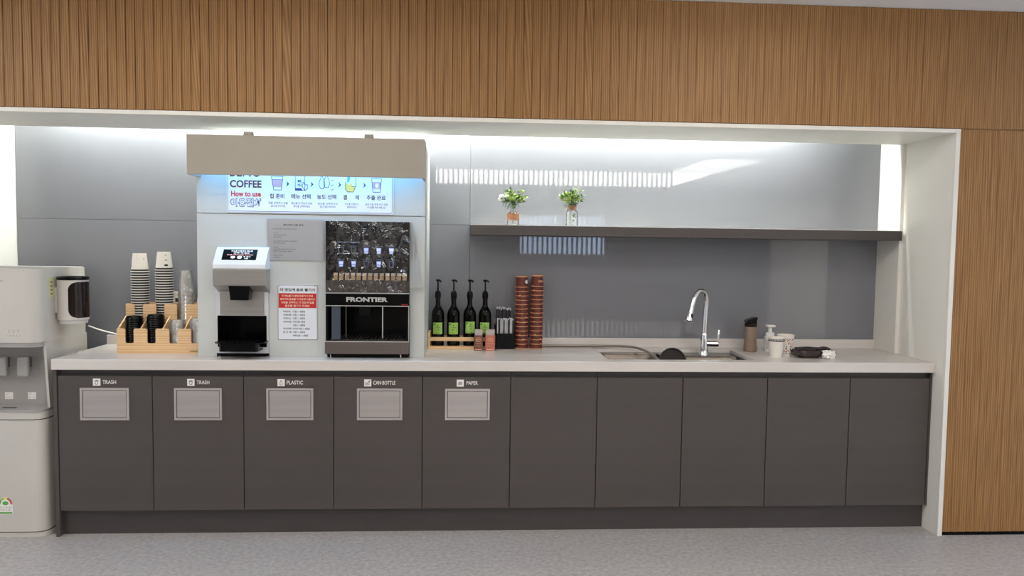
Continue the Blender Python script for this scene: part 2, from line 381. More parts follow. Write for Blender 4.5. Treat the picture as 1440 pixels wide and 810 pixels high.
# ------------------------------------------------------------------ cabinets
BX = [-.010, .449, .898, 1.348, 1.797, 2.248, 2.698, 3.148, 3.600, 4.046, 4.482]
ZT, ZB = .8164, .1318
FLAP = [(.099, .337), (.557, .792), (1.012, 1.246), (1.465, 1.695), (1.912, 2.141)]
WORDS = ['TRASH', 'TRASH', 'PLASTIC', 'CAN·BOTTLE', 'PAPER']
WX = [(.162, .208, .274), (.621, .667, .730), (1.067, 1.113, 1.194), (1.501, 1.547, 1.659), (1.971, 2.021, 2.079)]
LAB = ['charcoal cabinet marked TRASH next to the water dispenser', 'charcoal cabinet marked TRASH next to the one marked PLASTIC', 'charcoal cabinet marked PLASTIC with steel flap',
       'charcoal cabinet marked CAN·BOTTLE with steel flap', 'charcoal cabinet marked PAPER with steel flap', 'plain charcoal cabinet next to the one marked PAPER',
       'plain charcoal cabinet under the left end of the sink basin', 'plain charcoal cabinet under the chrome faucet', 'plain charcoal cabinet under the brown tumbler', 'plain charcoal cabinet against the white side wall']
def icon(mb, kind, x0, z0, s, y):
    P = lambda pts: [(x0+a*s, z0+b*s) for a, b in pts]
    w = s*.07
    if kind == 0:
        outline(mb, P([(.3, .62), (.36, .22), (.64, .22), (.7, .62)]), w, y); outline(mb, P([(.24, .7), (.76, .7)]), w, y, False); outline(mb, P([(.42, .78), (.58, .78)]), w, y, False)
    elif kind == 1:
        outline(mb, P([(.36, .18), (.36, .55), (.46, .68), (.46, .8), (.56, .8), (.56, .68), (.66, .55), (.66, .18)]), w, y)
    elif kind == 2:
        outline(mb, P([(.2, .2), (.2, .5), (.5, .5), (.5, .2)]), w, y); outline(mb, P([(.5, .25), (.7, .25), (.7, .6), (.62, .78)]), w, y, False); outline(mb, P([(.6, .6), (.84, .84)]), w*1.8, y, False); outline(mb, P([(.28, .3), (.42, .42)]), w, y, False)
    else:
        outline(mb, P([(.22, .3), (.3, .66), (.78, .66), (.72, .3)]), w, y); outline(mb, P([(.38, .42), (.62, .42), (.62, .55), (.38, .55)]), w, y)
for i in range(10):
    x0, x1 = BX[i], BX[i+1]
    c = thing('base_cabinet', ((x0+x1)/2, .25, ZB), LAB[i], 'cabinet', 'charcoal base cabinets')
    top = ZT+.034 if not 6 <= i <= 7 else .66
    MB().box(x0+.001, x1-.001, .022, .53, ZB+.002, top if top < .7 else ZT+.003).build('body', m_gray, c) if top > .7 else MB().box(x0+.001, x1-.001, .022, .53, ZB+.002, top).box(x0+.001, x1-.001, .022, .045, top, ZT+.003).build('body', m_gray, c)
    d = MB().box(x0+.002, x1-.002, 0, .02, ZB, ZT, b=.0012).build('door', m_gray, c)
    MB().box(x0+.001, x1-.001, .03, .05, ZT+.003, .851).build('top_rail', m_dark, c)
    if i < 5:
        a, b = FLAP[i]; z0, z1 = .594, .757
        fr = MB(); w = .011
        fr.box(a, b, -.006, 0, z0, z0+w, b=.001).box(a, b, -.006, 0, z1-w, z1, b=.001).box(a, a+w, -.006, 0, z0+w, z1-w, b=.001).box(b-w, b, -.006, 0, z0+w, z1-w, b=.001)
        fr.build('flap_frame', m_flapframe, d)
        f = MB().box(a+w+.003, b-w-.003, -.004, -.0005, z0+w+.003, z1-w-.003, b=.0008).build('flap', m_flap, d)
        f['label'] = 'brushed steel push flap'
        xs, xt, xe = WX[i]
        MB().box(xs, xs+.036, -.0014, 0, .768, .804).build('icon_plate', m_print, d)
        ic = MB(); icon(ic, [0, 0, 1, 2, 3][i], xs, .768, .036, -.0018); ic.build('icon', m_greyprint, d, recalc=False)
        lettering('lettering', [(WORDS[i], xt, xe, .777, .796)], -.0006, m_print, d, .012)
tag(MB().box(-.030, -.0115, -.004, .54, 0, .851, b=.001).build('end_panel', m_gray, origin=(-.02, .27, 0)), 'tall charcoal end panel reaching the floor beside the water dispenser', 'end panel')
tag(MB().box(4.484, 4.4945, 0, .54, ZB, .851, b=.001).build('end_panel', m_gray, origin=(4.49, .27, ZB)), 'narrow charcoal end panel against the white side wall', 'end panel')
tag(MB().box(-.011, XR-.002, .036, .06, 0, ZB).build('plinth', m_dark, origin=(2.2, .05, 0)), 'long dark recessed plinth under the charcoal cabinets', 'plinth')

# ------------------------------------------------------------------ worktop and sink
SX0, SX1, SY0, SY1 = 2.762, 3.552, .062, .445
yf, yb, z0, z1 = -.02, .5415, .8514, CT
wt = MB()
wt.prism([(yf, z0), (yf, z1-.003), (yf+.003, z1), (SY0, z1), (SY0, z0)], -.028, XR-.001, 'X')
wt.box(-.028, SX0, SY0, yb, z0, z1); wt.box(SX1, XR2-.001, SY0, yb, z0, z1); wt.box(XR2-.001, XR-.001, SY0, .329, z0, z1); wt.box(SX0, SX1, SY1, yb, z0, z1)
tag(wt.build('worktop', m_stone, origin=(2.2, .25, .8514)), 'long white quartz worktop with thick front edge', 'worktop')
tag(MB().box(-.028, XR2-.001, yb+.0003, .5555, z0, .955, b=.0015).build('upstand', m_stone, origin=(2.2, .55, z0)), 'low white quartz upstand along the back of the worktop', 'upstand')
s = thing('sink', (3.157, .25, .68), 'stainless steel double sink set into the white worktop', 'sink')
zr = CT-.016
def plate(mb, x0, x1, y0, y1, z, holes):
    xs = sorted({x0, x1, *[h[0] for h in holes], *[h[1] for h in holes]}); ys = sorted({y0, y1, *[h[2] for h in holes], *[h[3] for h in holes]})
    for a, b in zip(xs, xs[1:]):
        for c, d in zip(ys, ys[1:]):
            if not any(h[0] <= a and b <= h[1] and h[2] <= c and d <= h[3] for h in holes):
                mb.add([(a, c, z), (b, c, z), (b, d, z), (a, d, z)], [(0, 1, 2, 3)])
B1 = (2.775, 3.115, .075, .40); B2 = (3.145, 3.54, .075, .295)
mb = MB(); plate(mb, SX0+.001, SX1-.001, SY0+.001, SY1-.001, zr, [B1, B2])
for a, b, c, d in (B1, B2):
    # fillers so the rounded basin meets the square opening of the rim
    for cx, cy, a0 in ((b-.03, d-.03, 0), (a+.03, d-.03, 90), (a+.03, c+.03, 180), (b-.03, c+.03, 270)):
        arc = [(cx+.03*math.cos(R(a0+90*q/5)), cy+.03*math.sin(R(a0+90*q/5)), zr) for q in range(6)]
        cor = (cx+.03*(1 if a0 in (0, 270) else -1), cy+.03*(1 if a0 in (0, 90) else -1), zr)
        mb.add([cor]+arc, [(0, q+1, q+2) for q in range(5)])
mb.build('rim', m_sink, s)
for (a, b, c, d), dep in ((B1, .17), (B2, .17)):
    mb = MB(); rings = []
    for r_, z in ((.03, zr), (.03, zr-.01), (.04, zr-.15), (.06, zr-dep)):
        ins = 0 if z == zr else .004
        rings.append([(x, y, z) for x, y in rr(a+ins, b-ins, c+ins, d-ins, r_)])
    n = len(rings[0]); vs = [p for q in rings for p in q]
    fs = [[i*n+k, i*n+(k+1) % n, (i+1)*n+(k+1) % n, (i+1)*n+k] for i in range(len(rings)-1) for k in range(n)] + [list(range((len(rings)-1)*n, len(rings)*n))]
    mb.add(vs, fs, 0, True); mb.build('basin', m_sink, s)
    MB().lathe([(.001, zr-dep+.004), (.03, zr-dep+.004), (.042, zr-dep+.002), (.044, zr-dep)], (a+b)/2, (c+d)/2, 24).build('drain', m_chrome, s)

# faucet
f = thing('faucet', (3.366, .345, zr), 'tall chrome gooseneck faucet with pull-out spray head', 'faucet')
MB().lathe([(.001, zr), (.029, zr), (.029, zr+.004), (.025, zr+.01), (.0235, zr+.03), (.021, .965), (.018, 1.0), (.0165, 1.012), (.015, 1.014)], 3.366, .345, 28).build('base', m_chrome, f)
path = [(3.366, .345, 1.005), (3.367, .343, 1.07), (3.368, .340, 1.128), (3.369, .335, 1.185)]
pts = [(3.369, .335, 1.185), (3.364, .327, 1.220), (3.352, .317, 1.243), (3.332, .302, 1.254), (3.308, .285, 1.250), (3.286, .268, 1.229), (3.271, .254, 1.200), (3.260, .243, 1.168)]
def smooth(P, n=6):
    out = []
    for i in range(len(P)-1):
        p0, p1, p2, p3 = [Vector(P[max(0, min(len(P)-1, j))]) for j in (i-1, i, i+1, i+2)]
        for q in range(n):
            t_ = q/n; out.append(.5*((2*p1)+(p2-p0)*t_+(2*p0-5*p1+4*p2-p3)*t_*t_+(3*p1-p0-3*p2+p3)*t_**3))
    out.append(Vector(P[-1])); return out
neck = smooth(path[:-1]+pts); nn = len(neck)
MB().tube(neck, [.0145-.0015*(i/nn) for i in range(nn)], 18).build('neck', m_chrome, f)
hd = Vector((-.026, -.023, -.082)).normalized(); p0 = Vector((3.260, .243, 1.168))
sp = MB().tube([p0+hd*q for q in (-.004, 0, .004, .006, .04, .075, .084, .086)], [.0135, .0155, .0155, .0135, .016, .0215, .0225, .019], 20).build('spray_head', m_chrome, f)
MB().box(3.2448, 3.2552, .209, .217, 1.105, 1.134, b=.002).build('spray_button', m_black, sp)
MB().tube([(3.366, .345, .952), (3.400, .335, .952), (3.438, .325, .953), (3.444, .323, .953)], [.017, .0165, .0165, .014], 16).build('handle_body', m_chrome, f)
MB().tube([(3.437, .325, .955), (3.440, .324, .985), (3.442, .323, 1.030), (3.4425, .323, 1.033)], [.0075, .006, .0068, .005], 12).build('lever', m_chrome, f)
# hose and disc
hp = smooth([(2.462, .528, CT+.0075), (2.62, .529, CT+.0085), (2.78, .525, CT+.009), (2.86, .505, CT+.011), (2.93, .455, CT+.016), (2.985, .37, CT+.020), (3.022, .25, CT+.012), (3.045, .14, CT-.008), (3.062, .095, CT-.05), (3.07, .088, CT-.12)], 6)
tag(MB().tube(hp, .0068, 10).build('hose', m_hose, origin=(2.9, .5, CT)), 'grey hose running along the upstand and bending down into the sink', 'hose')
tilt = R(72); dc = Vector((3.147, .20, .872))
def disc_map(r, a, h):
    q = Vector((r*math.cos(a), r*math.sin(a)*math.cos(tilt), r*math.sin(a)*math.sin(tilt))) + h*Vector((0, -math.sin(tilt), math.cos(tilt)))
    return dc+q
mb = MB(); prof = [(.001, .006), (.012, .006), (.055, .004), (.064, .004), (.066, .009), (.074, .009), (.075, .004), (.075, -.004), (.001, -.004)]
vs = [disc_map(r, 2*math.pi*k/40, h) for r, h in prof for k in range(40)]
mb.add(vs, [[i*40+k, i*40+(k+1) % 40, (i+1)*40+(k+1) % 40, (i+1)*40+k] for i in range(len(prof)-1) for k in range(40)], 0, True)
dl = thing('round_lid', dc, 'round dark brown lid standing on edge in the sink', 'lid')
mb.build('disc', m_pan, dl)
MB().ball(disc_map(0.006, .3, .008), (.003, .003, .003), 8, 6).build('rivet', m_chrome, dl)

# ------------------------------------------------------------------ wall shelf
SHX0, SHZ0, SHZ1 = 2.032, 1.550, 1.604
t = thing('wall_shelf', (3.25, .43, SHZ0), 'long charcoal floating shelf across the grey glass splashback', 'shelf')
MB().box(SHX0, XR2-.001, .30, YG-.001, SHZ0, SHZ1, b=.0012).build('board', m_gray, t)
MB().box(SHX0, XR2-.001, .300, YG-.001, SHZ1, SHZ1+.0025).build('lit_top_edge', m_white, t)  # white strip painting the cove-lit line along the shelf top
SHT = SHZ1+.0025

# ------------------------------------------------------------------ drinks kiosk
KX0, KX1, KY = .641, 1.797, .10
kz = thing('coffee_kiosk', (1.22, .3, CT), 'white coffee kiosk housing with beige header box standing on the worktop', 'kiosk')
fp = MB(); y0, y1 = KY, KY+.018
fp.box(KX0, .7335, y0, y1, CT, 1.636); fp.box(.7335, 1.0005, y0, y1, 1.4705, 1.636); fp.box(1.0005, 1.2965, y0, y1, CT, 1.636); fp.box(1.2965, 1.7225, y0, y1, 1.6075, 1.636); fp.box(1.7225, KX1, y0, y1, CT, 1.636)
fp.build('front_panel', m_kiosk, kz)
MB().box(KX0, KX1, y0, y1, 1.639, 2.0, b=.001).build('upper_panel', m_kiosk, kz)
MB().box(KX0, KX0+.016, y1, .54, CT, 2.0).build('side_panel', m_kiosk, kz)
MB().box(KX1-.016, KX1, y1, .54, CT, 2.0).build('side_panel', m_kiosk, kz)
MB().box(KX0+.016, KX1-.016, y1, .54, 1.985, 2.0).build('top_panel', m_kiosk, kz)
HX0, HX1, HY, HZ0, HZ1 = .653, 1.802, -.06, 1.820, 2.012
h = MB().box(HX0, HX1, HY, HY+.014, HZ0, HZ1, b=.0015).box(HX0, HX0+.012, HY+.014, KY-.001, HZ0, HZ1).box(HX1-.012, HX1, HY+.014, KY-.001, HZ0, HZ1).box(HX0+.012, HX1-.012, HY+.014, KY-.001, HZ1-.014, HZ1)
hb = h.build('header_box', m_header, kz); hb['label'] = 'beige header box with open underside'
for cx in (.930, 1.522):
    MB().box(cx-.03, cx+.03, -.01, .03, HZ1, HZ1+.006).box(cx-.022, cx+.022, -.006, .02, HZ1+.006, HZ1+.026, b=.002).build('bracket', m_header, hb)
MB().box(HX0+.03, HX1-.03, -.01, .03, HZ1-.034, HZ1-.0145).build('lamp_channel', m_white, kz)
MB().box(HX0+.04, HX1-.04, -.005, .025, HZ1-.044, HZ1-.0345).build('led_strip', m_emkiosk, kz)

# menu board under the header
sg = thing('menu_board', (1.214, .096, 1.645), 'white how-to-use COFFEE board under the lit header', 'sign')
sx0, sx1, sz0, sz1 = .793, 1.635, 1.645, 1.90
MB().prism(rr(sx0, sx1, sz0, sz1, .012), KY-.005, KY-.0005, 'Y').build('board', m_sign, sg)
ys = KY-.0056
mb = MB(); outline(mb, rr(sx0+.006, sx1-.006, sz0+.006, sz1-.006, .010), .0022, ys); mb.build('border', m_blueprint, sg, recalc=False)
def spx(px, py):   # place on the board from its printed layout grid (234 x 60 units)
    return (.793+(px-319)*.842/234, 1.645+(300-(py-.017*(px-319)))*.003625)
def sline(s_, px0, px1, py0, py1):
    a = spx(px0, py1); b = spx(px1, py0); return (s_, a[0], b[0], min(a[1], b[1]-.001) if False else 1.645+(300-py1)*.003625, 1.645+(300-py0)*.003625)
lettering('title', [sline('BENO', 323.5, 367, 233, 250.5)], ys, m_maroon, sg, .015)
lettering('title', [sline('COFFEE', 323.5, 367.5, 255, 265.5)], ys, m_maroon, sg, .03)
lettering('subtitle', [sline('How to use', 325, 366.5, 270, 278)], ys, m_textred, sg, .03)
lettering('subtitle_outline', [sline('이용절차', 324, 368.5, 280.3, 292.8)], ys+.0001, m_blueprint, sg, .06)
lettering('subtitle', [sline('이용절차', 325, 367.5, 281.2, 291.9)], ys-.0002, m_sign, sg, .012)
STEPS = [('컵 준비', 379, 399, '컵을 선택하고 추출', '음료 컵을 준비하세요.', 377, 404), ('메뉴 선택', 409, 436, '메뉴를 더 맛있게 이용', '메뉴를 선택하세요', 409, 438), ('농도 선택', 445, 472, '농도를 선택하시고', '음료 추출을 준비하세요', 446, 474),
         ('결      제', 482, 504, '카드를 이용하고', '결제하세요', 484, 504), ('추출 완료', 515, 542, '음료 추출 완료 하고 컵을', '이용하세요', 513, 545)]
k = []; k2 = []
for a, p0_, p1_, l1, l2, q0, q1 in STEPS:
    k.append(sline(a, p0_, p1_, 273.2, 280.0)); k2 += [sline(l1, q0, q1, 284.6, 287.8), sline(l2, q0+3, q1-3, 288.9, 292.1)]
for q in k: lettering('step_name', [q], ys, m_printdark, sg, .012)
stuff(lettering('step_notes', k2, ys, m_greyprint, sg, .008))
def spoly(mb, pts, off=0): 
    P = [(.793+(px-319)*.842/234, 1.645+(300-py)*.003625) for px, py in pts]
    mb.add([(a, ys-off, b) for a, b in P], [list(range(len(P)))])
def sout(mb, pts, w=.0028, closed=True, off=.0001):
    P = [(.793+(px-319)*.842/234, 1.645+(300-py)*.003625) for px, py in pts]; outline(mb, P, w, ys-off, closed)
ar = MB()
for cx in (404, 438, 477, 512):
    spoly(ar, [(cx-2.2, 255), (cx+2.2, 259.3), (cx-2.2, 263.6), (cx-.6, 259.3)])
ar.build('arrows', m_blueprint, sg, recalc=False)
for q in ([(382, 254), (396.5, 254), (395, 264), (383.5, 264)], [(522.5, 254.5), (535, 254.5), (534.5, 264), (523, 264)]):
    pk = MB(); spoly(pk, q); pk.build('cup_sleeve_picture', m_pink, sg, recalc=False)
yl = MB(); spoly(yl, [(485, 255), (490, 259), (494, 256), (495, 261), (499, 261), (498, 266), (496, 269), (488, 269), (485, 265)]); yl.build('picture_yellow', m_yellow, sg, recalc=False)
cy_ = MB(); spoly(cy_, [(487.5, 246), (492.5, 246), (490.5, 254.5), (487.5, 256.5)]); cy_.build('picture_cyan', m_cyan, sg, recalc=False)
ol = MB()
sout(ol, [(381, 249), (397.5, 249), (395, 268), (384.5, 268)]); sout(ol, [(381.5, 253.5), (397, 253.5)], closed=False)
sout(ol, [(414.5, 244), (414.5, 268), (428, 268), (428, 244)]); spoly(ol, [(414.5, 265), (423, 265), (425, 268), (414.5, 268)]); sout(ol, [(424, 262), (426, 256), (428, 260), (431.5, 260), (431.5, 266), (428, 268)])
for cx, dz in ((452, 0), (458.5, -1.5)):
    sout(ol, [(cx, 247+dz), (cx+3.6, 255+dz), (cx+4.2, 260+dz), (cx+2, 265+dz), (cx-2, 265+dz), (cx-4.2, 260+dz), (cx-3.6, 255+dz)])
for q in range(3): sout(ol, [(465, 254+q*6.5), (468, 253+q*6.5)], closed=False)
sout(ol, [(487.5, 246), (500, 246), (500, 261.5), (494, 261.5)], closed=False); sout(ol, [(485, 255), (485, 265), (488, 269), (496, 269), (499, 263)], closed=False)
sout(ol, [(522, 250), (536, 250), (534, 269), (524, 269)]); ol.build('picture_lines', m_blueprint, sg, recalc=False)
wl = MB(); spoly(wl, [(529.5+2.6*math.cos(a/8*math.pi), 259.5+3.2*math.sin(a/8*math.pi)) for a in range(16)], .0002); wl.build('picture_bean', m_print, sg, recalc=False)
lettering('picture_word', [sline('ME', 418, 423.5, 253, 257), sline('NU', 418, 423.5, 258.5, 262.5)], ys-.0001, m_blueprint, sg, .03)

# paper notice in a clear sleeve, and red notice
nt_ = thing('paper_notice', (1.14, .097, 1.40), 'pale printed paper notice taped above the red one', 'notice')
MB().box(.996, 1.278, KY-.0018, KY-.0004, 1.402, 1.617).build('sheet', m_paper, nt_)
lettering('heading', [('원두커피 이용 안내', 1.075, 1.175, 1.579, 1.589)], KY-.0022, m_printdark, nt_, .02)
def para(rows, x0, z, dz, hgt, cw):
    out = []
    for i, s_ in enumerate(rows):
        if s_: out.append((s_, x0, x0+cw*len(s_), z-i*dz-hgt, z-i*dz))
    return out
lettering('body_text', para(['원두커피 이용 안내를 하고 메뉴를 더 맛있게 즐기기 이용하세요.', '', '- 이용 안내', '- 이용 메뉴 선택 농도 선택 결제', '- 음료 추출 완료 이용', '', '- 이용 하고 컵을 비우고 메뉴를 선택하고 추출 준비를 하세요.', '- 컵을 더 준비하고 이용하세요', '', '- 이용 안내', '- 음료 추출 농도를 더 선택하고 컵을 준비하고 이용하세요', '- 원두커피 메뉴 이용 안내를 선택하고 결제하세요', '', '- 원두커피 : 이용 안내', '- 카드 결제 안내'], 1.022, 1.566, .0104, .0062, .0036), KY-.0022, m_greyprint, nt_, .008)
MB().grid(lambda u, w: (.990+u*.294, KY-.0032-.0012*abs(noise.noise(Vector((u*7, w*1.5, 2)))), 1.398+w*.224), 24, 12).build('clear_sleeve', m_sleeve, nt_, recalc=False)
rn = thing('red_notice', (1.146, .097, .99), 'framed notice with a red band between the two coffee machines', 'notice')
MB().box(1.044, 1.249, KY-.004, KY-.0004, .990, 1.278, b=.0008).build('board', m_paper, rn)
MB().box(1.050, 1.242, KY-.0048, KY-.004, 1.157, 1.233).build('red_band', m_red, rn)
mb = MB(); outline(mb, [(1.047, .993), (1.246, .993), (1.246, 1.275), (1.047, 1.275)], .0024, KY-.0045); mb.build('border', m_greyprint, rn, recalc=False)
lettering('heading', [('더 맛있게 음료 즐기기', 1.058, 1.234, 1.243, 1.259)], KY-.0045, m_printdark, rn, .035)
lettering('band_text', [('이 메뉴를 더 맛있게 즐기기 안내.', 1.066, 1.226, 1.214, 1.225), ('원두커피 음료를 더 맛있게 이용하고', 1.058, 1.234, 1.197, 1.208), ('시럽을 선택하고 더 맛있게 컵을', 1.062, 1.230, 1.180, 1.191), ('음료를 즐기기 하세요.', 1.082, 1.210, 1.163, 1.174)], KY-.0052, m_cream, rn, .015)
rows = [('아메리카노', '시럽 1~2펌핑'), ('카페라떼', '시럽 1~2펌핑'), ('카피노', '시럽 1~2펌핑'), ('카라라떼', '카라시럽 1펌핑'), ('', '시럽 1~2펌핑'), ('아이라떼', '아이라시럽 1~2펌핑'), ('원 두 떼', '시럽 1~2펌핑'), ('', '카메시럽 1~2펌핑')]
ll = []
for i, (a, b) in enumerate(rows):
    z = 1.144-i*.0178
    if a: ll.append((a, 1.073, 1.113, z-.011, z))
    ll.append((b, 1.121, 1.121+.0078*len(b), z-.011, z))
lettering('list_text', ll, KY-.0045, m_printdark, rn, .012)
for px in (1.055, 1.234):
    MB().ball((px, KY-.0045, 1.270), (.0022, .0012, .0022), 8, 6).build('pin', m_printdark, rn)

# ------------------------------------------------------------------ small silver coffee machine
cm = thing('coffee_machine', (.867, .25, CT), 'narrow silver coffee machine with tilted touch screen', 'coffee machine')
b = MB(); X0, X1 = .7345, .9995
b.box(X0, X1, .09, .45, 1.116, 1.262); b.box(X0, X0+.009, .09, .45, .921, 1.116); b.box(X1-.009, X1, .09, .45, .921, 1.116); b.box(X0+.009, X1-.009, .09, .45, .921, .954); b.box(X0+.009, X1-.009, .26, .45, .954, 1.116)
b.box(X0, X1, .101, .45, 1.262, 1.4695)
b.build('body', m_silver, cm)
MB().box(X0+.022, X1-.020, .0865, .0899, 1.120, 1.258, b=.001).build('splash_plate', m_steel, cm)
MB().box(X0+.02, X1-.02, .10, .44, CT, .920).build('foot', m_matblack, cm)
n = MB(); t_ = .003
n.box(X0+.0095, X1-.0095, .256, .259, .9545, 1.1155).box(X0+.0095, X0+.0125, .086, .256, .9545, 1.1155).box(X1-.0125, X1-.0095, .086, .256, .9545, 1.1155).box(X0+.0125, X1-.0125, .086, .256, 1.1125, 1.1155).box(X0+.0125, X1-.0125, .086, .256, .9545, .957)
n.build('cup_bay', m_black, cm)
hx0, hx1 = .752, 1.004
MB().prism([(.1, 1.352), (.1, 1.232), (.06, 1.254), (.03, 1.266), (.016, 1.274), (.012, 1.282), (.012, 1.352), (.015, 1.356)], hx0-.004, hx1+.002, 'X').build('head', m_steel, cm)
pr_ = [(.1, 1.4685), (.086, 1.4685), (.075, 1.464), (.018, 1.395), (.009, 1.380), (.009, 1.362), (.014, 1.3565), (.1, 1.3565)]
MB().prism(pr_, hx0-.003, hx1+.003, 'X').build('bezel', m_bezel, cm)
# slanted screen: basis along the slope
sa, sb = Vector((.075, 1.464)), Vector((.018, 1.395)); sd = (sb-sa).normalized(); sn = Vector((sd.y, -sd.x))
if sn.x > 0: sn = -sn
def slope(off): return lambda x, v: (x, sa.x+sd.x*v+sn.x*off, sa.y+sd.y*v+sn.y*off)
def spat(x0, x1, v0, v1, off0, off1):
    m_ = MB(); q0, q1 = slope(off0), slope(off1)
    return m_.add([q0(x0, v0), q0(x1, v0), q0(x1, v1), q0(x0, v1), q1(x0, v0), q1(x1, v0), q1(x1, v1), q1(x0, v1)], [(0, 1, 2, 3), (4, 5, 6, 7), (0, 1, 5, 4), (1, 2, 6, 5), (2, 3, 7, 6), (3, 0, 4, 7)])
scr = spat(.786, .956, .012, .080, -.001, .0012).build('screen', m_screen, cm)
mb = MB()
for s_, a, b_, v0, v1 in (('카드를 이용하고 메뉴를', .826, .932, .018, .027), ('선택 하세요', .838, .918, .031, .039)):
    text_to(mb, s_, a, b_, -v1, -v0, lambda x, z: slope(.0016)(x, -z), .01)
mb.build('screen_text', m_emscreen, scr, recalc=False)
mb = MB(); text_to(mb, '메뉴를 선택하고 컵을 준비하세요', .808, .938, -.051, -.044, lambda x, z: slope(.0016)(x, -z), .01); mb.build('screen_text', m_emred, scr, recalc=False)
mb = MB()
for cx, w in ((.840, .022), (.873, .024)):
    mb.add([slope(.0016)(cx+w/2*math.cos(a/6*math.pi), .063+.009*math.sin(a/6*math.pi)*(1 if cx > .85 else .8)) for a in range(12)], [list(range(12))])
text_to(mb, '컵 준비', .892, .926, -.063, -.056, lambda x, z: slope(.0016)(x, -z), .01); text_to(mb, '추출', .898, .916, -.074, -.067, lambda x, z: slope(.0016)(x, -z), .01)
mb.build('screen_icons', m_emscreen, scr, recalc=False)
sp_ = MB(); sp_.add([(.822, .02, 1.272), (.928, .02, 1.272), (.928, .085, 1.272), (.822, .085, 1.272), (.829, .024, 1.200), (.918, .024, 1.200), (.918, .085, 1.200), (.829, .085, 1.200)], [(0, 1, 2, 3), (4, 5, 6, 7), (0, 1, 5, 4), (1, 2, 6, 5), (2, 3, 7, 6), (3, 0, 4, 7)])
sp_.build('spout', m_black, cm)
tr = MB(); tr.prism([(.752, .018), (.790, -.028), (.965, -.028), (1.0, .018), (1.0, .084), (.752, .084)], .982, .9885, 'Z')
tr.prism([(.790, -.012), (.962, -.012), (.972, .0), (.972, .084), (.780, .084), (.780, 0)], .943, .982, 'Z')
trp = tr.build('drip_tray', m_black, cm)
g = MB()
for i in range(9): g.box(.785+i*.0205, .789+i*.0205, -.018, .08, .9885, .9915)
g.build('tray_grille', m_matblack, trp)

# ------------------------------------------------------------------ large vending coffee machine
vm = thing('coffee_machine', (1.51, .28, CT), 'wide black coffee machine lettered FRONTIER, display wrapped in film', 'coffee machine')
X0, X1, Y0 = 1.2975, 1.7215, .05
v = MB()
v.box(X0, X1, Y0+.006, .48, 1.236, 1.606); v.box(X0, X1, Y0+.006, .48, 1.174, 1.236); v.box(X0, X0+.010, Y0+.006, .48, .990, 1.174); v.box(X1-.010, X1, Y0+.006, .48, .990, 1.174); v.box(X0+.010, X1-.010, .30, .48, .990, 1.174); v.box(X0, X1, Y0+.006, .48, .927, .990)
v.build('body', m_black, vm)
MB().box(X0+.01, X1-.01, .09, .47, CT, .9265).build('base', m_matblack, vm)
MB().box(X0-.003, X1-.001, Y0-.002, Y0+.0055, .926, .988, b=.0015).build('drip_drawer', m_darksteel, vm)
MB().box(X0-.003, X1+.001, Y0-.001, Y0+.0055, .9885, .9925).box(X0, X1, Y0, Y0+.0055, 1.172, 1.176).box(X1-.003, X1, Y0, Y0+.0055, .9925, 1.172).build('steel_edging', m_steelgrey, vm)
fb = MB().box(X0, X1, Y0+.001, Y0+.0055, 1.1765, 1.236, b=.0008).build('name_band', m_black, vm)
lettering('brand_lettering', [('FRONTIER', 1.402, 1.613, 1.195, 1.219)], Y0+.0004, m_steelgrey, fb, .045)
lettering('small_lettering', [('NEWIS', 1.683, 1.715, 1.1795, 1.1855)], Y0+.0004, m_textred, fb, .01)
dp = MB().box(X0, X1, Y0+.001, Y0+.0055, 1.2435, 1.606, b=.0008).build('display_panel', m_panelglass, vm)
MB().box(X0, X1, Y0-.001, Y0+.0055, 1.237, 1.2425).build('panel_edging', m_steelgrey, vm)
yd = Y0+.0004
MB().add([(X0+.001, yd, 1.246), (X1-.001, yd, 1.246), (X1-.001, yd, 1.305), (X0+.001, yd, 1.305)], [(0, 1, 2, 3)]).build('bean_picture', m_beans, dp, recalc=False)
a = MB(); c2 = MB()
for i in range(13):
    x = 1.338+i*.0292
    a.add([(x, yd-.0001, 1.307), (x+.020, yd-.0001, 1.307), (x+.020, yd-.0001, 1.330), (x, yd-.0001, 1.330)], [(0, 1, 2, 3)])
    c2.add([(x, yd-.0001, 1.330), (x+.021, yd-.0001, 1.330), (x+.021, yd-.0001, 1.343), (x, yd-.0001, 1.343)], [(0, 1, 2, 3)])
a.build('block_row', m_tan, dp, recalc=False); c2.build('block_row', m_cream, dp, recalc=False)  # flat row of tan and cream blocks across the display
ii = MB(); il = MB()
for j, z in enumerate((1.456, 1.388)):
    for i in range(5):
        x = 1.376+i*.0635
        w = .012
        outline(il, [(x-w, z+.016), (x+w, z+.016), (x+w*.72, z-.014), (x-w*.72, z-.014)], .0018, yd-.0002)
        full = (j == 0 and i in (2, 3, 4)) or (j == 1 and i in (0, 1, 3))
        if full: ii.add([(x-w*.8, yd-.0001, z-.002), (x+w*.8, yd-.0001, z-.002), (x+w*.9, yd-.0001, z+.014), (x-w*.9, yd-.0001, z+.014)], [(0, 1, 2, 3)]); ii.add([(x-w*.66, yd-.0001, z-.012), (x+w*.66, yd-.0001, z-.012), (x+w*.7, yd-.0001, z-.005), (x-w*.7, yd-.0001, z-.005)], [(0, 1, 2, 3)])
        text_to(il, ['AMERICANO', 'ESPRESSO', 'LATTE', 'CAPPUCCINO', 'MOCHA', 'MILK', 'TEA', 'CHOCO', 'VANILLA', 'WATER'][j*5+i], x-.018, x+.018, z+.022, z+.0265, flat(yd-.0002))
ii.build('drink_icons', m_emblue, dp, recalc=False); il.build('icon_lines', m_icon, dp, recalc=False)
lettering('display_heading', [('PLEASE SELECT YOUR DRINK', 1.359, 1.471, 1.496, 1.503)], yd-.0002, m_icon, dp, .01)
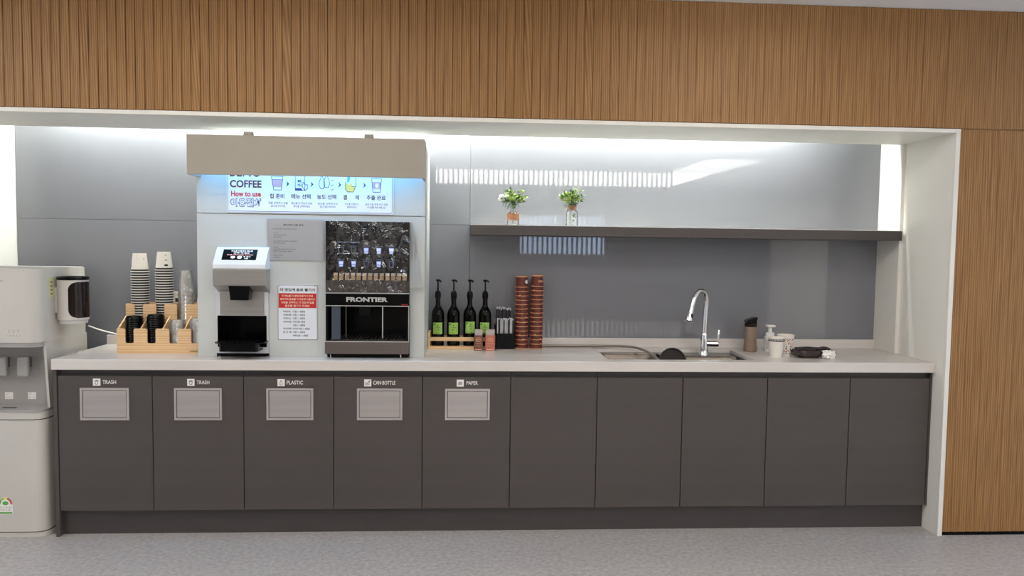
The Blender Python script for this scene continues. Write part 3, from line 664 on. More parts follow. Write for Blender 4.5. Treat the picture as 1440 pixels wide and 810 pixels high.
mb = MB(); outline(mb, [(1.383+.009*math.cos(a/6*math.pi), 1.3445+.006*math.sin(a/6*math.pi)) for a in range(12)], .006, yd-.0003); mb.build('red_mark', m_textred, dp, recalc=False)
# cup bay
n = MB(); a0, a1 = X0+.0105, X1-.0105
n.box(a0, a1, .296, .2995, .991, 1.1735).box(a0, a0+.003, Y0+.007, .296, .991, 1.1735).box(a1-.003, a1, Y0+.007, .296, .991, 1.1735).box(a0+.003, a1-.003, Y0+.007, .296, 1.170, 1.1735).box(a0+.003, a1-.003, Y0+.007, .296, .991, .9945)
n.build('cup_bay', m_black, vm)
MB().box(1.327, 1.371, .060, .062, 1.0, 1.17).build('bay_reflection', m_bay, vm)  # blue-grey panel painting a reflection in the cup bay
MB().box(1.5835, 1.5885, .060, .066, 1.006, 1.170).build('door_edge', m_steelgrey, vm)
MB().box(1.395, 1.399, .075, .079, 1.006, 1.170).build('door_edge', m_dark, vm)
MB().box(1.46, 1.52, .10, .16, 1.12, 1.170, b=.004).build('nozzle', m_matblack, vm)
g = MB()
for i in range(20): g.box(1.315+i*.0202, 1.3185+i*.0202, .07, .28, .9948, .9985)
g.box(1.315, 1.704, .07, .073, .9948, .9985); g.build('bay_grille', m_dark, vm)
for fx in (1.324, 1.682):
    MB().tube([(fx-.006, Y0+.01, .927), (fx-.003, Y0+.006, CT+.018), (fx, Y0+.002, CT+.004), (fx+.002, Y0+.002, CT+.0035)], .0025, 8).build('wire_foot', m_steelgrey, vm)
# wrinkled clear film around the display
def crinkle(x, z):
    p = Vector((x*30, z*14, 3.1)); q = Vector((x*62+noise.noise(p)*2, z*24, 7.7))
    return noise.noise(p)*.5+abs(noise.noise(q))*.6
fm = MB(); fm.grid(lambda u, w: (X0-.004+u*(X1-X0+.008), Y0-.008-.018*crinkle(u*.42, w*.36)*min(1, 6*u*(1-u)+.15), 1.243+w*.366), 64, 56)
ff = fm.build('clear_film', m_film, vm, recalc=False); ff['label'] = 'wrinkled clear wrapping film over the display'
fl = MB(); fl.grid(lambda u, w: (X1+.004+u*(.062)*(1-w*.85), Y0-.004+u*.040+.004*noise.noise(Vector((u*4, w*9, 1))), 1.27+w*.335), 12, 24)
fl.build('loose_film', m_flapfilm, vm, recalc=False)

# ------------------------------------------------------------------ cup organiser
og = thing('cup_organiser', (.41, .30, CT), 'light wooden two-tier cup organiser with U-shaped slots', 'organiser')
OX0, OX1, OY0, OY1, OYM = .192, .637, .190, .415, .296
def notched(x0, x1, z0, z1, slots, zb, r=.006):
    P = [(x0, z0), (x1, z0), (x1, z1)]
    for a, b_ in reversed(slots):
        P += [(b_+r, z1), (b_, z1-r), (b_, zb+r), (b_-r, zb), (a+r, zb), (a, zb+r), (a, z1-r), (a-r, z1)]
    return P + [(x0, z1)]
SL = [(.234, .278), (.346, .390), (.459, .503), (.572, .614)]
MB().prism(notched(OX0, OX1, CT, 1.033, SL, .956), OY0, OY0+.009, 'Y').build('front_board', m_rack, og)
SL2 = [(.237, .282), (.350, .394), (.459, .507), (.572, .618)]
MB().prism(notched(OX0, OX1, CT+.009, 1.155, SL2, .985), OYM, OYM+.008, 'Y').build('middle_board', m_rack, og)
MB().prism([(OX0, CT), (OX1, CT), (OX1, 1.156), (OX0, 1.156)], OY1-.008, OY1, 'Y').build('back_board', m_rack, og)
side = [(OY0+.009, CT), (OY1-.008, CT), (OY1-.008, 1.156), (OYM+.008, 1.156), (OYM+.008, 1.095), (OY0+.009, 1.033)]
for x in (OX0, .3085, .4215, .5335, OX1-.008):
    if x in (OX0, OX1-.008): MB().prism([(OY0+.009, CT), (OYM, CT), (OYM, 1.092), (OY0+.009, 1.033)], x, x+.008, 'X').prism([(OYM+.008, CT), (OY1-.008, CT), (OY1-.008, 1.155), (OYM+.008, 1.155)], x, x+.008, 'X').build('side_board', m_rack, og)
    else: MB().prism([(OY0+.009, CT+.009), (OYM, CT+.009), (OYM, 1.092), (OY0+.009, 1.033)], x, x+.006, 'X').prism([(OYM+.008, CT+.009), (OY1-.008, CT+.009), (OY1-.008, 1.145), (OYM+.008, 1.145)], x, x+.006, 'X').build('divider', m_rack, og)
MB().box(OX0+.008, OX1-.008, OY0+.009, OY1-.008, CT, CT+.008).build('floor_board', m_rack, og)
lettering('brand_lettering', [('ORISTA', .563, .632, .9115, .9195)], OY0-.0006, m_pan, og, .02)
OF = CT+.0085

def cup_mesh(name, r_rim, r_base, h, band, mats, lip=.0028, lipw=.0022, seg=28, mark=None, t=.0006, lines=None):
    """upturned cup: rim at z = 0, closed base at z = h"""
    mb = MB(); R_ = lambda z: r_rim+(r_base-r_rim)*z/h
    prof = [(r_rim-t, 0), (r_rim+lipw*.6, 0), (r_rim+lipw, lip*.5), (r_rim+lipw*.6, lip), (R_(lip), lip+.0004)]
    ms = [0]*4
    zs = sorted({z for z in (band[0], band[1], h*.45, h*.6, h*.72, h*.85) if z > lip+.0006})
    for z in zs:
        prof.append((R_(z), z)); ms.append(1 if band[0]+1e-5 < z <= band[1]+1e-5 else 2)
    prof += [(r_base, h), (r_base-.0022, h), (r_base-.0026, h-.005), (.0005, h-.005)]; ms += [2, 2, 2, 2]
    prof += [(.0005, h-.0058), (r_base-.0030, h-.0058), (R_(h-.008)-t-.0006, h-.008), (r_rim-t, 0)]; ms += [2, 2, 2, 2]
    mb.lathe(prof, 0, 0, seg, ms)
    return mb.mesh(name, mats)
def wrap(cx, cy, Rf, th0):
    """lettering or label bent round an upright cone; x is arc length about azimuth th0"""
    def f_(x, z):
        r = Rf(z); a = th0+x/r
        return (cx+r*math.cos(a), cy+r*math.sin(a), z)
    return f_
def stack(name, me, n, x, y, z, pitch, label, cat, group, toplabel=None, jit=.0005, lean=(0, 0), part=None):
    out = []
    for i in range(n):
        o = bpy.data.objects.new(name, me); col.objects.link(o)
        o.location = (x+lean[0]*i/n+random.uniform(-jit, jit), y+lean[1]*i/n+random.uniform(-jit, jit), z+i*pitch); o.rotation_euler.z = random.uniform(-.5, .5)
        tag(o, toplabel if (i == n-1 and toplabel) else label, cat, group); WL[o] = Vector(o.location); out.append(o)
        if part:
            q = bpy.data.objects.new(part[0], part[1]); col.objects.link(q); q.parent = o
    return out
wc = cup_mesh('paper_cup', .0445, .0338, .100, (.0046, .0134), [m_cupwhite, m_cupblack, m_cupwhite], lip=.0042, lipw=.0022)
PW = .0138
s1 = stack('paper_cup', wc, 31, .247, .355, OF, PW, 'white and black paper cup in the organiser stack nearer the water dispenser', 'cup', 'upturned white paper cups', 'topmost white paper cup of the stack nearer the water dispenser', lean=(-.004, 0))
s2 = stack('paper_cup', wc, 31, .372, .355, OF+.004, PW+.0002, 'white and black paper cup in the organiser stack beside the clear cups', 'cup', 'upturned white paper cups', 'topmost white paper cup of the stack beside the clear cups')
for o, spots in ((s1[-1], ((-2.55, .030, .012, .012), (-.62, .070, .006, .004))), (s2[-1], ((-.95, .028, .018, .010), (-.95, .055, .012, .004), (-.95, .082, .010, .003)))):
    o.rotation_euler.z = 0; mb = MB()
    for th, z, w, hh in spots:
        fn = wrap(0, 0, lambda q: .0445-.0107*q/.1+.0005, th)
        mb.grid(lambda u, v_: fn((u-.5)*w, z+(v_-.5)*hh), 4, 2)
    m_ = mb.mesh('cup_print', m_cupblack); q = bpy.data.objects.new('cup_print', m_); col.objects.link(q); q.parent = o
for cx, lab in ((.367, 'white paper cup in the stack behind the organiser, beside the clear cups'), (.540, 'white paper cup in the stack behind the organiser, against the kiosk')):
    st = stack('paper_cup', wc, 16, cx, .486, CT+.0004, PW, lab, 'cup', 'white cups behind the organiser')
    o = st[-1]; o.rotation_euler.z = 0
    fn = wrap(0, 0, lambda q: .0445-.0107*q/.1+.0005, -.75); mb = MB()
    mb.grid(lambda u, v_: fn((u-.5)*.016, .055+(v_-.5)*.022), 4, 2)
    q = bpy.data.objects.new('cup_print', mb.mesh('cup_print', m_cupblack)); col.objects.link(q); q.parent = o
# lids
def lid_mesh():
    return MB().lathe([(.0425, 0), (.0440, 0), (.0446, .003), (.0436, .006), (.0405, .010), (.0398, .017), (.0375, .0185), (.036, .0155), (.0005, .0150), (.0005, .0142), (.0366, .0146), (.0388, .010), (.0420, .0055), (.0425, 0)], 0, 0, 28).mesh('cup_lid', m_black)
lm = lid_mesh()
spm = MB().ball((0, -.0345, .0178), (.010, .0030, .0022), 10, 6).mesh('sip_spout', m_black)
stack('cup_lid', lm, 15, .258, .246, OF, .0118, 'black plastic cup lid in the organiser stack nearer the water dispenser', 'lid', 'black cup lids', 'topmost black lid of the stack nearer the water dispenser', part=('sip_spout', spm))
stack('cup_lid', lm, 16, .369, .246, OF, .0116, 'black plastic cup lid in the organiser stack beside the clear lids', 'lid', 'black cup lids', 'topmost black lid of the stack beside the clear lids', part=('sip_spout', spm))
cl = MB().lathe([(.0375, 0), (.0395, 0), (.0398, .003), (.037, .005), (.0345, .022), (.033, .026), (.0005, .026), (.0005, .0254), (.0325, .0254), (.0365, .004), (.0375, 0)], 0, 0, 24).mesh('clear_lid', m_clear)  # these are shallow clear plastic cup lids
stack('clear_lid', cl, 17, .481, .246, OF, .0088, 'clear plastic cup lid in the organiser stack beside the black lids', 'cup', 'clear cup lids')
stack('clear_lid', cl, 18, .586, .246, OF, .0088, 'clear plastic cup lid in the organiser stack against the kiosk', 'cup', 'clear cup lids')
cc = cup_mesh('clear_cup', .0425, .0275, .112, (.004, .008), [m_clear, m_clear, m_clear], lip=.003, seg=24)
stack('clear_cup', cc, 15, .487, .355, OF, .0222, 'tall clear plastic cup upturned in the organiser stack', 'cup', 'upturned clear cups', 'topmost clear plastic cup of the organiser stack')

# power cord of the water dispenser
tag(MB().tube(smooth([(-.072, .43, 1.02), (-.02, .45, .995), (.06, .475, .968), (.14, .50, .942), (.21, .515, .925), (.27, .52, CT+.0045), (.32, .525, CT+.0045)], 5), .0042, 8).build('power_cord', m_cord, origin=(.2, .5, CT)), 'white power cord drooping from the water dispenser behind the organiser', 'cord')

# ------------------------------------------------------------------ syrup bottles in their rack
rk = thing('bottle_rack', (1.98, .44, CT), 'low pale wooden rack holding the dark syrup bottles', 'rack')
RX0, RX1, RY0, RY1 = 1.800, 2.172, .400, .500
MB().box(RX0+.012, RX1-.012, RY0+.008, RY1-.008, CT, CT+.012).build('floor_board', m_rack, rk)
MB().box(RX0+.012, RX1-.012, RY0, RY0+.008, CT, CT+.020, b=.001).build('front_board', m_rack, rk)
MB().box(RX0+.012, RX1-.012, RY0, RY0+.008, .950, .972, b=.001).build('rail', m_rack, rk)
MB().box(RX0+.012, RX1-.012, RY1-.008, RY1, .950, .972, b=.001).build('rail', m_rack, rk)
for x in (RX0, RX1-.012): MB().box(x, x+.012, RY0, RY1, CT, 1.0, b=.001).build('side_board', m_rack, rk)
BL = ['dark syrup bottle with green label nearest the kiosk end of the rack', 'second dark syrup bottle from the kiosk with green label', 'third dark syrup bottle from the kiosk with green label', 'dark syrup bottle with green label beside the stick holders']
BW = [('카라라', '시럽'), ('시럽', '원두'), ('아메리카', '시럽'), ('카라메', '시럽')]
zb0 = CT+.0122
for i, bx in enumerate((1.852, 1.942, 2.034, 2.121)):
    cyb = .450
    bt = thing('syrup_bottle', (bx, cyb, zb0), BL[i], 'bottle', 'syrup bottles in the rack')
    Z = [(.001, zb0+.004), (.028, zb0), (.034, zb0+.002), (.0362, zb0+.008), (.0365, zb0+.03), (.0365, 1.093), (.0355, 1.106), (.031, 1.121), (.022, 1.135), (.0155, 1.146), (.0138, 1.156), (.0135, 1.200), (.001, 1.2005)]
    MB().lathe(Z, bx, cyb, 32).build('glass_body', m_bottle, bt)
    MB().lathe([(.0142, 1.188), (.0165, 1.189), (.0172, 1.205), (.0172, 1.215), (.0150, 1.224), (.010, 1.231), (.0055, 1.233)], bx, cyb, 24).build('pump_collar', m_matblack, bt)
    MB().tube([(bx, cyb, 1.231), (bx, cyb, 1.286)], [.0048, .0042], 12).build('pump_stem', m_matblack, bt)
    MB().lathe([(.001, 1.284), (.008, 1.285), (.012, 1.289), (.0125, 1.296), (.001, 1.298)], bx, cyb, 18).tube([(bx, cyb, 1.291), (bx+.01, cyb-.012, 1.291), (bx+.016, cyb-.026, 1.288), (bx+.017, cyb-.030, 1.283)], [.006, .0055, .005, .004], 10).build('pump_head', m_matblack, bt)
    th = math.atan2(-4.2, 2.0335-bx)+(.0, -.04, .12, -.05)[i]; dz = (0, 0, .006, .002)[i]
    fn = wrap(bx, cyb, lambda q: .0369, th)
    lb = MB().grid(lambda u, w: fn((u-.5)*.058, .987+dz+w*.066), 14, 3).build('label', m_label, bt, recalc=False); lb['label'] = 'green paper label'
    fn2 = wrap(bx, cyb, lambda q: .0372, th); mb = MB()
    text_to(mb, BW[i][0], -.012, .014, 1.022+dz, 1.029+dz, fn2, .02); text_to(mb, BW[i][1], -.006, .008, 1.009+dz, 1.016+dz, fn2, .02); text_to(mb, 'SYRUP', -.009, .011, .991+dz, .995+dz, fn2, .02)
    text_to(mb, '●', -.003, .004, 1.034+dz, 1.040+dz, fn2)
    lf = [(-.026, 1.038), (-.020, 1.037), (-.013, 1.043), (-.011, 1.048), (-.017, 1.049), (-.024, 1.044)]
    mb.add([fn2(a, b_+dz) for a, b_ in lf], [list(range(6))]); mb.build('label_print', m_printdark, lb, recalc=False)
# two small jars
for cx, mat, mp_, lab in ((2.084, m_jarbrown, m_jarprint, 'small brown topping jar with grey cap before the bottle rack'), (2.150, m_jarpink, m_jarprint, 'small copper-pink topping jar with grey cap before the bottle rack')):
    y = .374; j = thing('topping_jar', (cx, y, CT), lab, 'jar', 'topping jars'); w = .0245 if mat is m_jarbrown else .0275
    MB().prism(rr(cx-w, cx+w, y-.02, y+.02, .006), CT, .990, 'Z').build('jar_body', mat, j)
    MB().prism(rr(cx-w+.004, cx+w-.004, y-.017, y+.017, .006), .990, .998, 'Z').prism(rr(cx-w+.002, cx+w-.002, y-.0185, y+.0185, .006), .998, 1.020, 'Z').build('cap', m_cap, j)
    mb = MB(); outline(mb, [(cx+.014*math.cos(a/8*math.pi), .965+.011*math.sin(a/8*math.pi)) for a in range(16)], .003, y-.0204)
    text_to(mb, 'COCOA' if mat is m_jarbrown else 'CINNAMON', cx-.015, cx+.015, .940, .946, flat(y-.0204), .01); text_to(mb, 'POWDER', cx-.012, cx+.012, .926, .931, flat(y-.0204)); outline(mb, [(cx-.017, .910), (cx+.017, .910)], .004, y-.0204, False)
    text_to(mb, '∞', cx-.008, cx+.008, .962, .968, flat(y-.0204), .02)
    mb.build('jar_print', mp_, j, recalc=False)
# stick holders
def holder(x0, x1, y0, y1, z1, lab):
    h_ = thing('stick_holder', ((x0+x1)/2, (y0+y1)/2, CT), lab, 'holder'); w = .003
    MB().box(x0, x1, y0, y1, CT, CT+.004).box(x0, x1, y0, y0+w, CT+.004, z1).box(x0, x1, y1-w, y1, CT+.004, z1).box(x0, x0+w, y0+w, y1-w, CT+.004, z1).box(x1-w, x1, y0+w, y1-w, CT+.004, z1).build('box', m_matblack, h_)
holder(2.184, 2.292, .425, .473, .992, 'black square holder with grey-wrapped stir sticks beside the maroon cups')
holder(2.178, 2.282, .4745, .522, 1.03, 'taller black holder standing behind the other stick holder')
skm = MB().prism(rr(-.0036, .0036, -.0018, .0018, .0012, 2), 0, .165, 'Z').mesh('stir_stick', m_stick)
skd = MB().prism(rr(-.0036, .0036, -.0018, .0018, .0012, 2), 0, .210, 'Z').prism(rr(-.0036, .0036, -.0018, .0018, .0012, 2), .2101, .222, 'Z', mi=1).mesh('stir_stick', [m_stickdark, m_stick])
skk = MB().prism(rr(-.0036, .0036, -.0018, .0018, .0012, 2), 0, .160, 'Z').prism(rr(-.0036, .0036, -.0018, .0018, .0012, 2), .1601, .168, 'Z', mi=1).mesh('stir_stick', [m_stickdark, m_stick])
for i in range(22):
    o = bpy.data.objects.new('stir_stick', skk if i % 3 == 1 else skm); col.objects.link(o)
    o.location = (2.194+(i % 11)*.0088+random.uniform(-.001, .001), .437+(i//11)*.022+random.uniform(-.002, .002), CT+.0045+random.uniform(0, .008)); o.rotation_euler = (random.uniform(-.02, .02), random.uniform(-.01, .01), random.uniform(-.6, .6))
    tag(o, 'black pale-tipped stir stick among the grey-wrapped ones' if i % 3 == 1 else 'grey paper-wrapped stir stick in the black holder', 'stick', 'wrapped stir sticks')
for i in range(18):
    o = bpy.data.objects.new('stir_stick', skd); col.objects.link(o)
    o.location = (2.190+(i % 9)*.0098+random.uniform(-.001, .001), .488+(i//9)*.020+random.uniform(-.002, .002), CT+.0045+random.uniform(0, .012)); o.rotation_euler = (random.uniform(-.015, .015), random.uniform(-.012, .012), random.uniform(-.6, .6))
    tag(o, 'long black stir stick in the taller holder', 'stick', 'black stir sticks')
# maroon cups
bc = cup_mesh('maroon_cup', .0372, .0325, .063, (.003, .0585), [m_kraft, m_cupbrown, m_kraft], lip=.0032, lipw=.0022)
PB = .0252
b1 = stack('maroon_cup', bc, 15, 2.334, .470, CT+.0004, PB, 'maroon paper cup with tan lip in the stack beside the stick holders', 'cup', 'upturned maroon paper cups', 'topmost maroon cup of the stack beside the stick holders', jit=.0018, lean=(-.002, 0))
b2 = stack('maroon_cup', bc, 15, 2.418, .472, CT+.0004, PB+.0004, 'maroon paper cup with tan lip in the outer stack by the upstand', 'cup', 'upturned maroon paper cups', 'topmost maroon cup of the outer stack, with white lettering', jit=.0018, lean=(.003, 0))
b1[-1].rotation_euler.z = 0; b2[-1].rotation_euler.z = 0
rf = lambda q: .0372-.0047*q/.063+.0005
mb = MB(); text_to(mb, 'ONRO', .002, .040, .024, .036, wrap(0, 0, rf, -1.55), .03); q = bpy.data.objects.new('cup_lettering', mb.mesh('cup_lettering', m_kraft, recalc=False)); col.objects.link(q); q.parent = b2[-1]
mb = MB(); fn = wrap(0, 0, rf, -.72); mb.add([fn(.010*math.cos(a/10*math.pi), .032+.011*math.sin(a/10*math.pi)) for a in range(20)], [list(range(20))]); q = bpy.data.objects.new('cup_emblem', mb.mesh('cup_emblem', m_print, recalc=False)); col.objects.link(q); q.parent = b1[-1]
tab = MB(); fn = wrap(0, 0, lambda z: .0372-.0047*z/.063+.0026, 0); tab.add([fn(-.007, .0036), fn(.007, .0036), fn(.004, .0072), fn(0, .009), fn(-.004, .0072)], [(0, 1, 2, 3, 4)]); tabm = tab.mesh('lip_tab', m_kraft, recalc=False)
for st in (b1, b2):
    for o in st:
        q = bpy.data.objects.new('lip_tab', tabm); col.objects.link(q); q.parent = o; q.rotation_euler.z = -1.57+random.choice((-1.3, -.8, -.2, .3, .8, 2.4, 2.8))

# ------------------------------------------------------------------ by the sink
tb = thing('tumbler', (3.650, .385, CT), 'taupe tumbler with black flip lid beside the sink', 'tumbler')
cx, cy = 3.650, .385
MB().lathe([(.001, CT), (.034, CT), (.0375, CT+.006), (.038, CT+.03), (.035, CT+.05), (.0335, CT+.075), (.0345, CT+.11), (.0365, CT+.13), (.0355, CT+.142), (.033, CT+.145)], cx, cy, 32).build('cup_body', m_tumbler, tb)
MB().lathe([(.034, CT+.144), (.0355, CT+.145), (.0355, CT+.163), (.032, CT+.166), (.001, CT+.166)], cx, cy, 32).build('lid_ring', m_pan, tb)
lp = [(-.030, CT+.166), (.028, CT+.166), (.026, CT+.180), (.031, CT+.188), (.030, CT+.199), (.012, CT+.197), (-.016, CT+.188), (-.034, CT+.178)]
MB().prism([(cx+a, b_) for a, b_ in lp], cy-.022, cy+.022, 'Y').build('flip_lid', m_black, tb)
sp = thing('soap_bottle', (3.772, .405, CT), 'white foam soap bottle with pump behind the paper cups', 'soap bottle')
cx, cy = 3.772, .405
MB().prism(rr(cx-.031, cx+.031, cy-.022, cy+.022, .016), CT, CT+.082, 'Z').lathe([(.030, CT+.082), (.026, CT+.090), (.024, CT+.092), (.001, CT+.092)], cx, cy, 24).build('bottle_body', m_soap, sp)
MB().lathe([(.024, CT+.092), (.025, CT+.093), (.025, CT+.106), (.020, CT+.109), (.012, CT+.110), (.011, CT+.140), (.001, CT+.140)], cx, cy, 24).build('pump_collar', m_soap, sp)
MB().box(cx-.026, cx+.026, cy-.022, cy+.016, CT+.140, CT+.153, b=.005).build('pump_head', m_soap, sp)
mb = MB()
for i in range(3):
    for v_ in range(7): mb.box(cx-.029+i*.005, cx-.027+i*.005, cy-.0228, cy-.0223, CT+.016+v_*.008, CT+.016+v_*.008+random.uniform(.003, .007))
mb.build('label_print', m_printdark, sp)
def open_cup(name, cx, cy, r0, r1, h, mats, lab, band=None):
    c_ = thing(name, (cx, cy, CT), lab, 'cup')
    R_ = lambda z: r0+(r1-r0)*z/h
    MB().lathe([(.0005, .004), (r0-.003, .004), (r0-.002, 0), (r0, 0), (R_(h-.003), h-.003), (r1+.0022, h-.003), (r1+.0028, h-.001), (r1+.001, h+.0006), (r1-.0008, h-.001), (R_(h-.01)-.0008, h-.01), (r0-.0012, .006), (.0005, .006)], 0, 0, 32).build('cup_body', mats, None).parent
    o = [q for q in col.objects if q.name.startswith('cup_body') and q.parent is None][-1]
    o.parent = c_; WL[o] = WL[c_].copy()
    return c_, R_
c1, R1 = open_cup('paper_cup', 3.716, .180, .0315, .0435, .108, m_cupwhite, 'plain white paper cup with dark ring under its lip')
mb = MB(); fr = lambda q: R1(q-CT)+.0004
W1 = wrap(3.716, .180, fr, -1.5708)
for z0_, z1_ in ((.088, .094), (.098, .1005)):
    mb.lathe([(R1(z0_)+.0004, CT+z0_), (R1(z1_)+.0004, CT+z1_)], 3.716, .180, 32)
for i in range(9):
    a = -1.57+(i-4)*.35; fn = wrap(3.716, .180, fr, a); mb.grid(lambda u, v_: fn((u-.5)*.004, CT+.094+v_*.0045), 2, 1)
mb.build('ring_print', m_cupblack, c1, recalc=False)
mb = MB(); th = -1.10+.55
for z_, w_, h_ in ((.064, .011, .009), (.048, .006, .006), (.034, .007, .006), (.022, .004, .004), (.014, .006, .003)):
    fn = wrap(3.716, .180, fr, th); mb.grid(lambda u, v_: fn((u-.5)*w_, CT+z_+(v_-.5)*h_), 4, 2)
mb.build('side_print', m_cupblack, c1, recalc=False)
c2_, R2 = open_cup('paper_cup', 3.792, .235, .0315, .0455, .116, m_cupwhite, 'paper cup with scattered red and black pattern behind the plain one')
fr2 = lambda q: R2(q-CT)+.0004
random.seed(5)
for nm, mat, cnt in (('pattern_red', m_textred, 34), ('pattern_black', m_printdark, 70), ('pattern_tan', m_cork, 60)):
    mb = MB()
    for i in range(cnt):
        a = random.uniform(-3.9, -.1); z_ = CT+random.uniform(.012, .100); s_ = random.uniform(.0016, .0046); fn = wrap(3.792, .235, fr2, a); k_ = random.choice((5, 6, 3))
        ph = random.uniform(0, 6); mb.add([fn(s_*random.uniform(.6, 1.2)*math.cos(ph+6.283*q/k_), z_+s_*math.sin(ph+6.283*q/k_)) for q in range(k_)], [list(range(k_))])
    mb.build(nm, mat, c2_, recalc=False)
# foil pouch with tissue
pc = thing('wipes_pouch', (3.90, .17, CT), 'crumpled dark brown foil pouch with white tissue sticking out', 'pouch')
def pf(d, p):
    sg_ = lambda t_, e_: math.copysign(abs(t_)**e_, t_)
    n1 = noise.noise(d*2.3+Vector((3, 1, 2))); n2 = abs(noise.noise(Vector((d.x*5, d.y*4, d.z*7))+Vector((1, 5, 2))))
    q = Vector((sg_(d.x, .55)*.080, sg_(d.y, .6)*.052, sg_(d.z, .75)*.030))
    q *= 1+.10*n1; q.z *= 1+.25*n1-.28*n2+.12*d.x*0
    if d.x < -.35: q.z *= 1+(d.x+.35)*.55
    return Vector((q.x, q.y, max(q.z, -.0255)))
MB().ball((3.886, .170, CT+.026), (1, 1, 1), 56, 32, fn=pf).build('foil', m_pouch, pc)
MB().tube(smooth([(3.955, .175, CT+.046), (3.985, .170, CT+.050), (4.012, .160, CT+.040), (4.028, .150, CT+.026), (4.040, .146, CT+.022)], 4), [.010]*8+[.007]*5+[.004]*4, 8).build('foil_flap', m_pouch, pc)
def tf(d, p):
    n1 = noise.noise(d*3+Vector((8, 1, 2))); q = p*(1+.5*n1); return Vector((q.x, q.y, max(q.z, -.0175)))
MB().ball((3.985, .128, CT+.018), (.036, .034, .026), 32, 20, fn=tf).build('tissue', m_tissue, pc)

# ------------------------------------------------------------------ vases on the shelf
def leaf(mb, base, dr, L, W, droop=.3):
    d = Vector(dr).normalized(); up = Vector((0, 0, 1)); s_ = d.cross(up)
    if s_.length < .1: s_ = Vector((1, 0, 0))
    s_.normalize(); n_ = s_.cross(d); b0 = Vector(base); vs = []
    roll_ = random.uniform(-.8, .8); s_, n_ = s_*math.cos(roll_)+n_*math.sin(roll_), n_*math.cos(roll_)-s_*math.sin(roll_)
    for t_, w_ in ((0, .08), (.25, .8), (.5, 1), (.78, .7), (1, .05)):
        c_ = b0+d*L*t_-up*droop*L*t_*t_
        vs += [c_-s_*W*w_/2+n_*W*.12*w_, c_, c_+s_*W*w_/2+n_*W*.12*w_]
    fs = []
    for i in range(4):
        for j in range(2): fs.append((i*3+j, i*3+j+1, i*3+j+4, i*3+j+3))
    mb.add(vs, fs, 0, True)
def bouquet(root, cx, cy, z, spread, seed, big):
    random.seed(seed); st = MB(); A, Bm, C, W_ = MB(), MB(), MB(), MB()
    for i in range(40):
        a = random.uniform(0, 6.28); e = random.uniform(.35, 1.35); L = random.uniform(.5, 1)*spread
        d = Vector((math.cos(a)*math.cos(e), math.sin(a)*math.cos(e)*.6, math.sin(e))); tip = Vector((cx, cy, z))+d*L
        st.tube([(cx+d.x*.005, cy+d.y*.005, z-.02), (cx+d.x*L*.4, cy+d.y*L*.4, z+d.z*L*.5), tip], .0009, 5)
        tgt = Bm if i % 5 < 3 else C
        for q in range(7):
            t_ = random.uniform(.45, 1); leaf(tgt, Vector((cx, cy, z))+d*L*t_, d+Vector((random.uniform(-1, 1), random.uniform(-.8, .3), random.uniform(-.4, .8))), random.uniform(.018, .032), random.uniform(.009, .016))
        if i % 4 == 0: 
            for q in range(3): W_.ball(tip+Vector([random.uniform(-.008, .008) for _ in range(3)]), (.0035, .0035, .003), 6, 5)
    for q in range(8): leaf(C, (cx+random.uniform(-.02, .02), cy+random.uniform(-.02, .01), z+.005), (random.uniform(-1, 1), random.uniform(-1, .2), random.uniform(-.2, .5)), .034, .014)
    if big:
        for q, (dx, dz, L, W2) in enumerate(((-.045, .012, .032, .020), (-.033, .004, .034, .020), (-.058, .016, .030, .018), (-.07, .045, .026, .018), (-.02, .008, .03, .016))):
            leaf(A, (cx+dx+.008, cy-.018-.004*q, z+dz), (-.35, -.3, -.9), L, W2, .1)
        for q in range(16): W_.ball((cx-.055+random.uniform(-.028, .022), cy-.02+random.uniform(-.014, .008), z+.036+random.uniform(-.012, .016)), (.009, .006, .006), 7, 5)
        for q in range(12): leaf(A, (cx-.05, cy-.01, z+.035), (random.uniform(-1, .2), random.uniform(-1, 0), random.uniform(-.5, .6)), .026, .014)
    else:
        for q in range(3): leaf(A, (cx-.03, cy-.02, z-.01+.006*q), (-1, -.4, -.3+.2*q), .022, .012)
    st.build('stems', m_leaf3, root)
    for nm, mb, mt in (('sage_leaves', A, m_leaf1), ('green_leaves', Bm, m_leaf2), ('dark_leaves', C, m_leaf3), ('white_blossoms', W_, m_petal)):
        if mb.v: stuff(mb.build(nm, mt, root, recalc=False))
v1 = thing('flower_vase', (2.272, .415, SHT), 'bottle vase with brown woven band and white and green flowers', 'vase', None)
cx, cy, z = 2.272, .415, SHT
MB().lathe([(.001, z+.002), (.030, z+.001), (.033, z+.004), (.033, z+.060), (.028, z+.070), (.016, z+.078), (.0145, z+.092), (.017, z+.095), (.0155, z+.095), (.013, z+.090), (.0145, z+.078), (.026, z+.068), (.031, z+.058), (.031, z+.006), (.001, z+.005)], cx, cy, 28).build('glass_bottle', m_vglass, v1)
wb_ = MB()
for q in range(5): wb_.lathe([(.0332, z+.030+q*.0078), (.0345, z+.0315+q*.0078), (.0345, z+.0355+q*.0078), (.0332, z+.037+q*.0078)], cx+.001, cy, 28)
wb_.build('woven_band', m_cork, v1)
MB().tube([(cx, cy, z+.012), (cx+.002, cy, z+.06), (cx, cy, z+.105)], .004, 6).build('stem_bundle', m_leaf3, v1)
bouquet(v1, cx+.003, cy, z+.115, .088, 11, True)
v2 = thing('flower_vase', (2.606, .415, SHT), 'clear jar vase with twine neck and loose green leaves', 'vase', None)
cx = 2.606
MB().lathe([(.001, z+.002), (.030, z+.001), (.0335, z+.004), (.0335, z+.078), (.029, z+.086), (.024, z+.090), (.024, z+.118), (.0225, z+.118), (.0225, z+.090), (.0275, z+.085), (.0318, z+.076), (.0318, z+.006), (.001, z+.005)], cx, cy, 28).build('glass_jar', m_vglass, v2)
tw = MB()
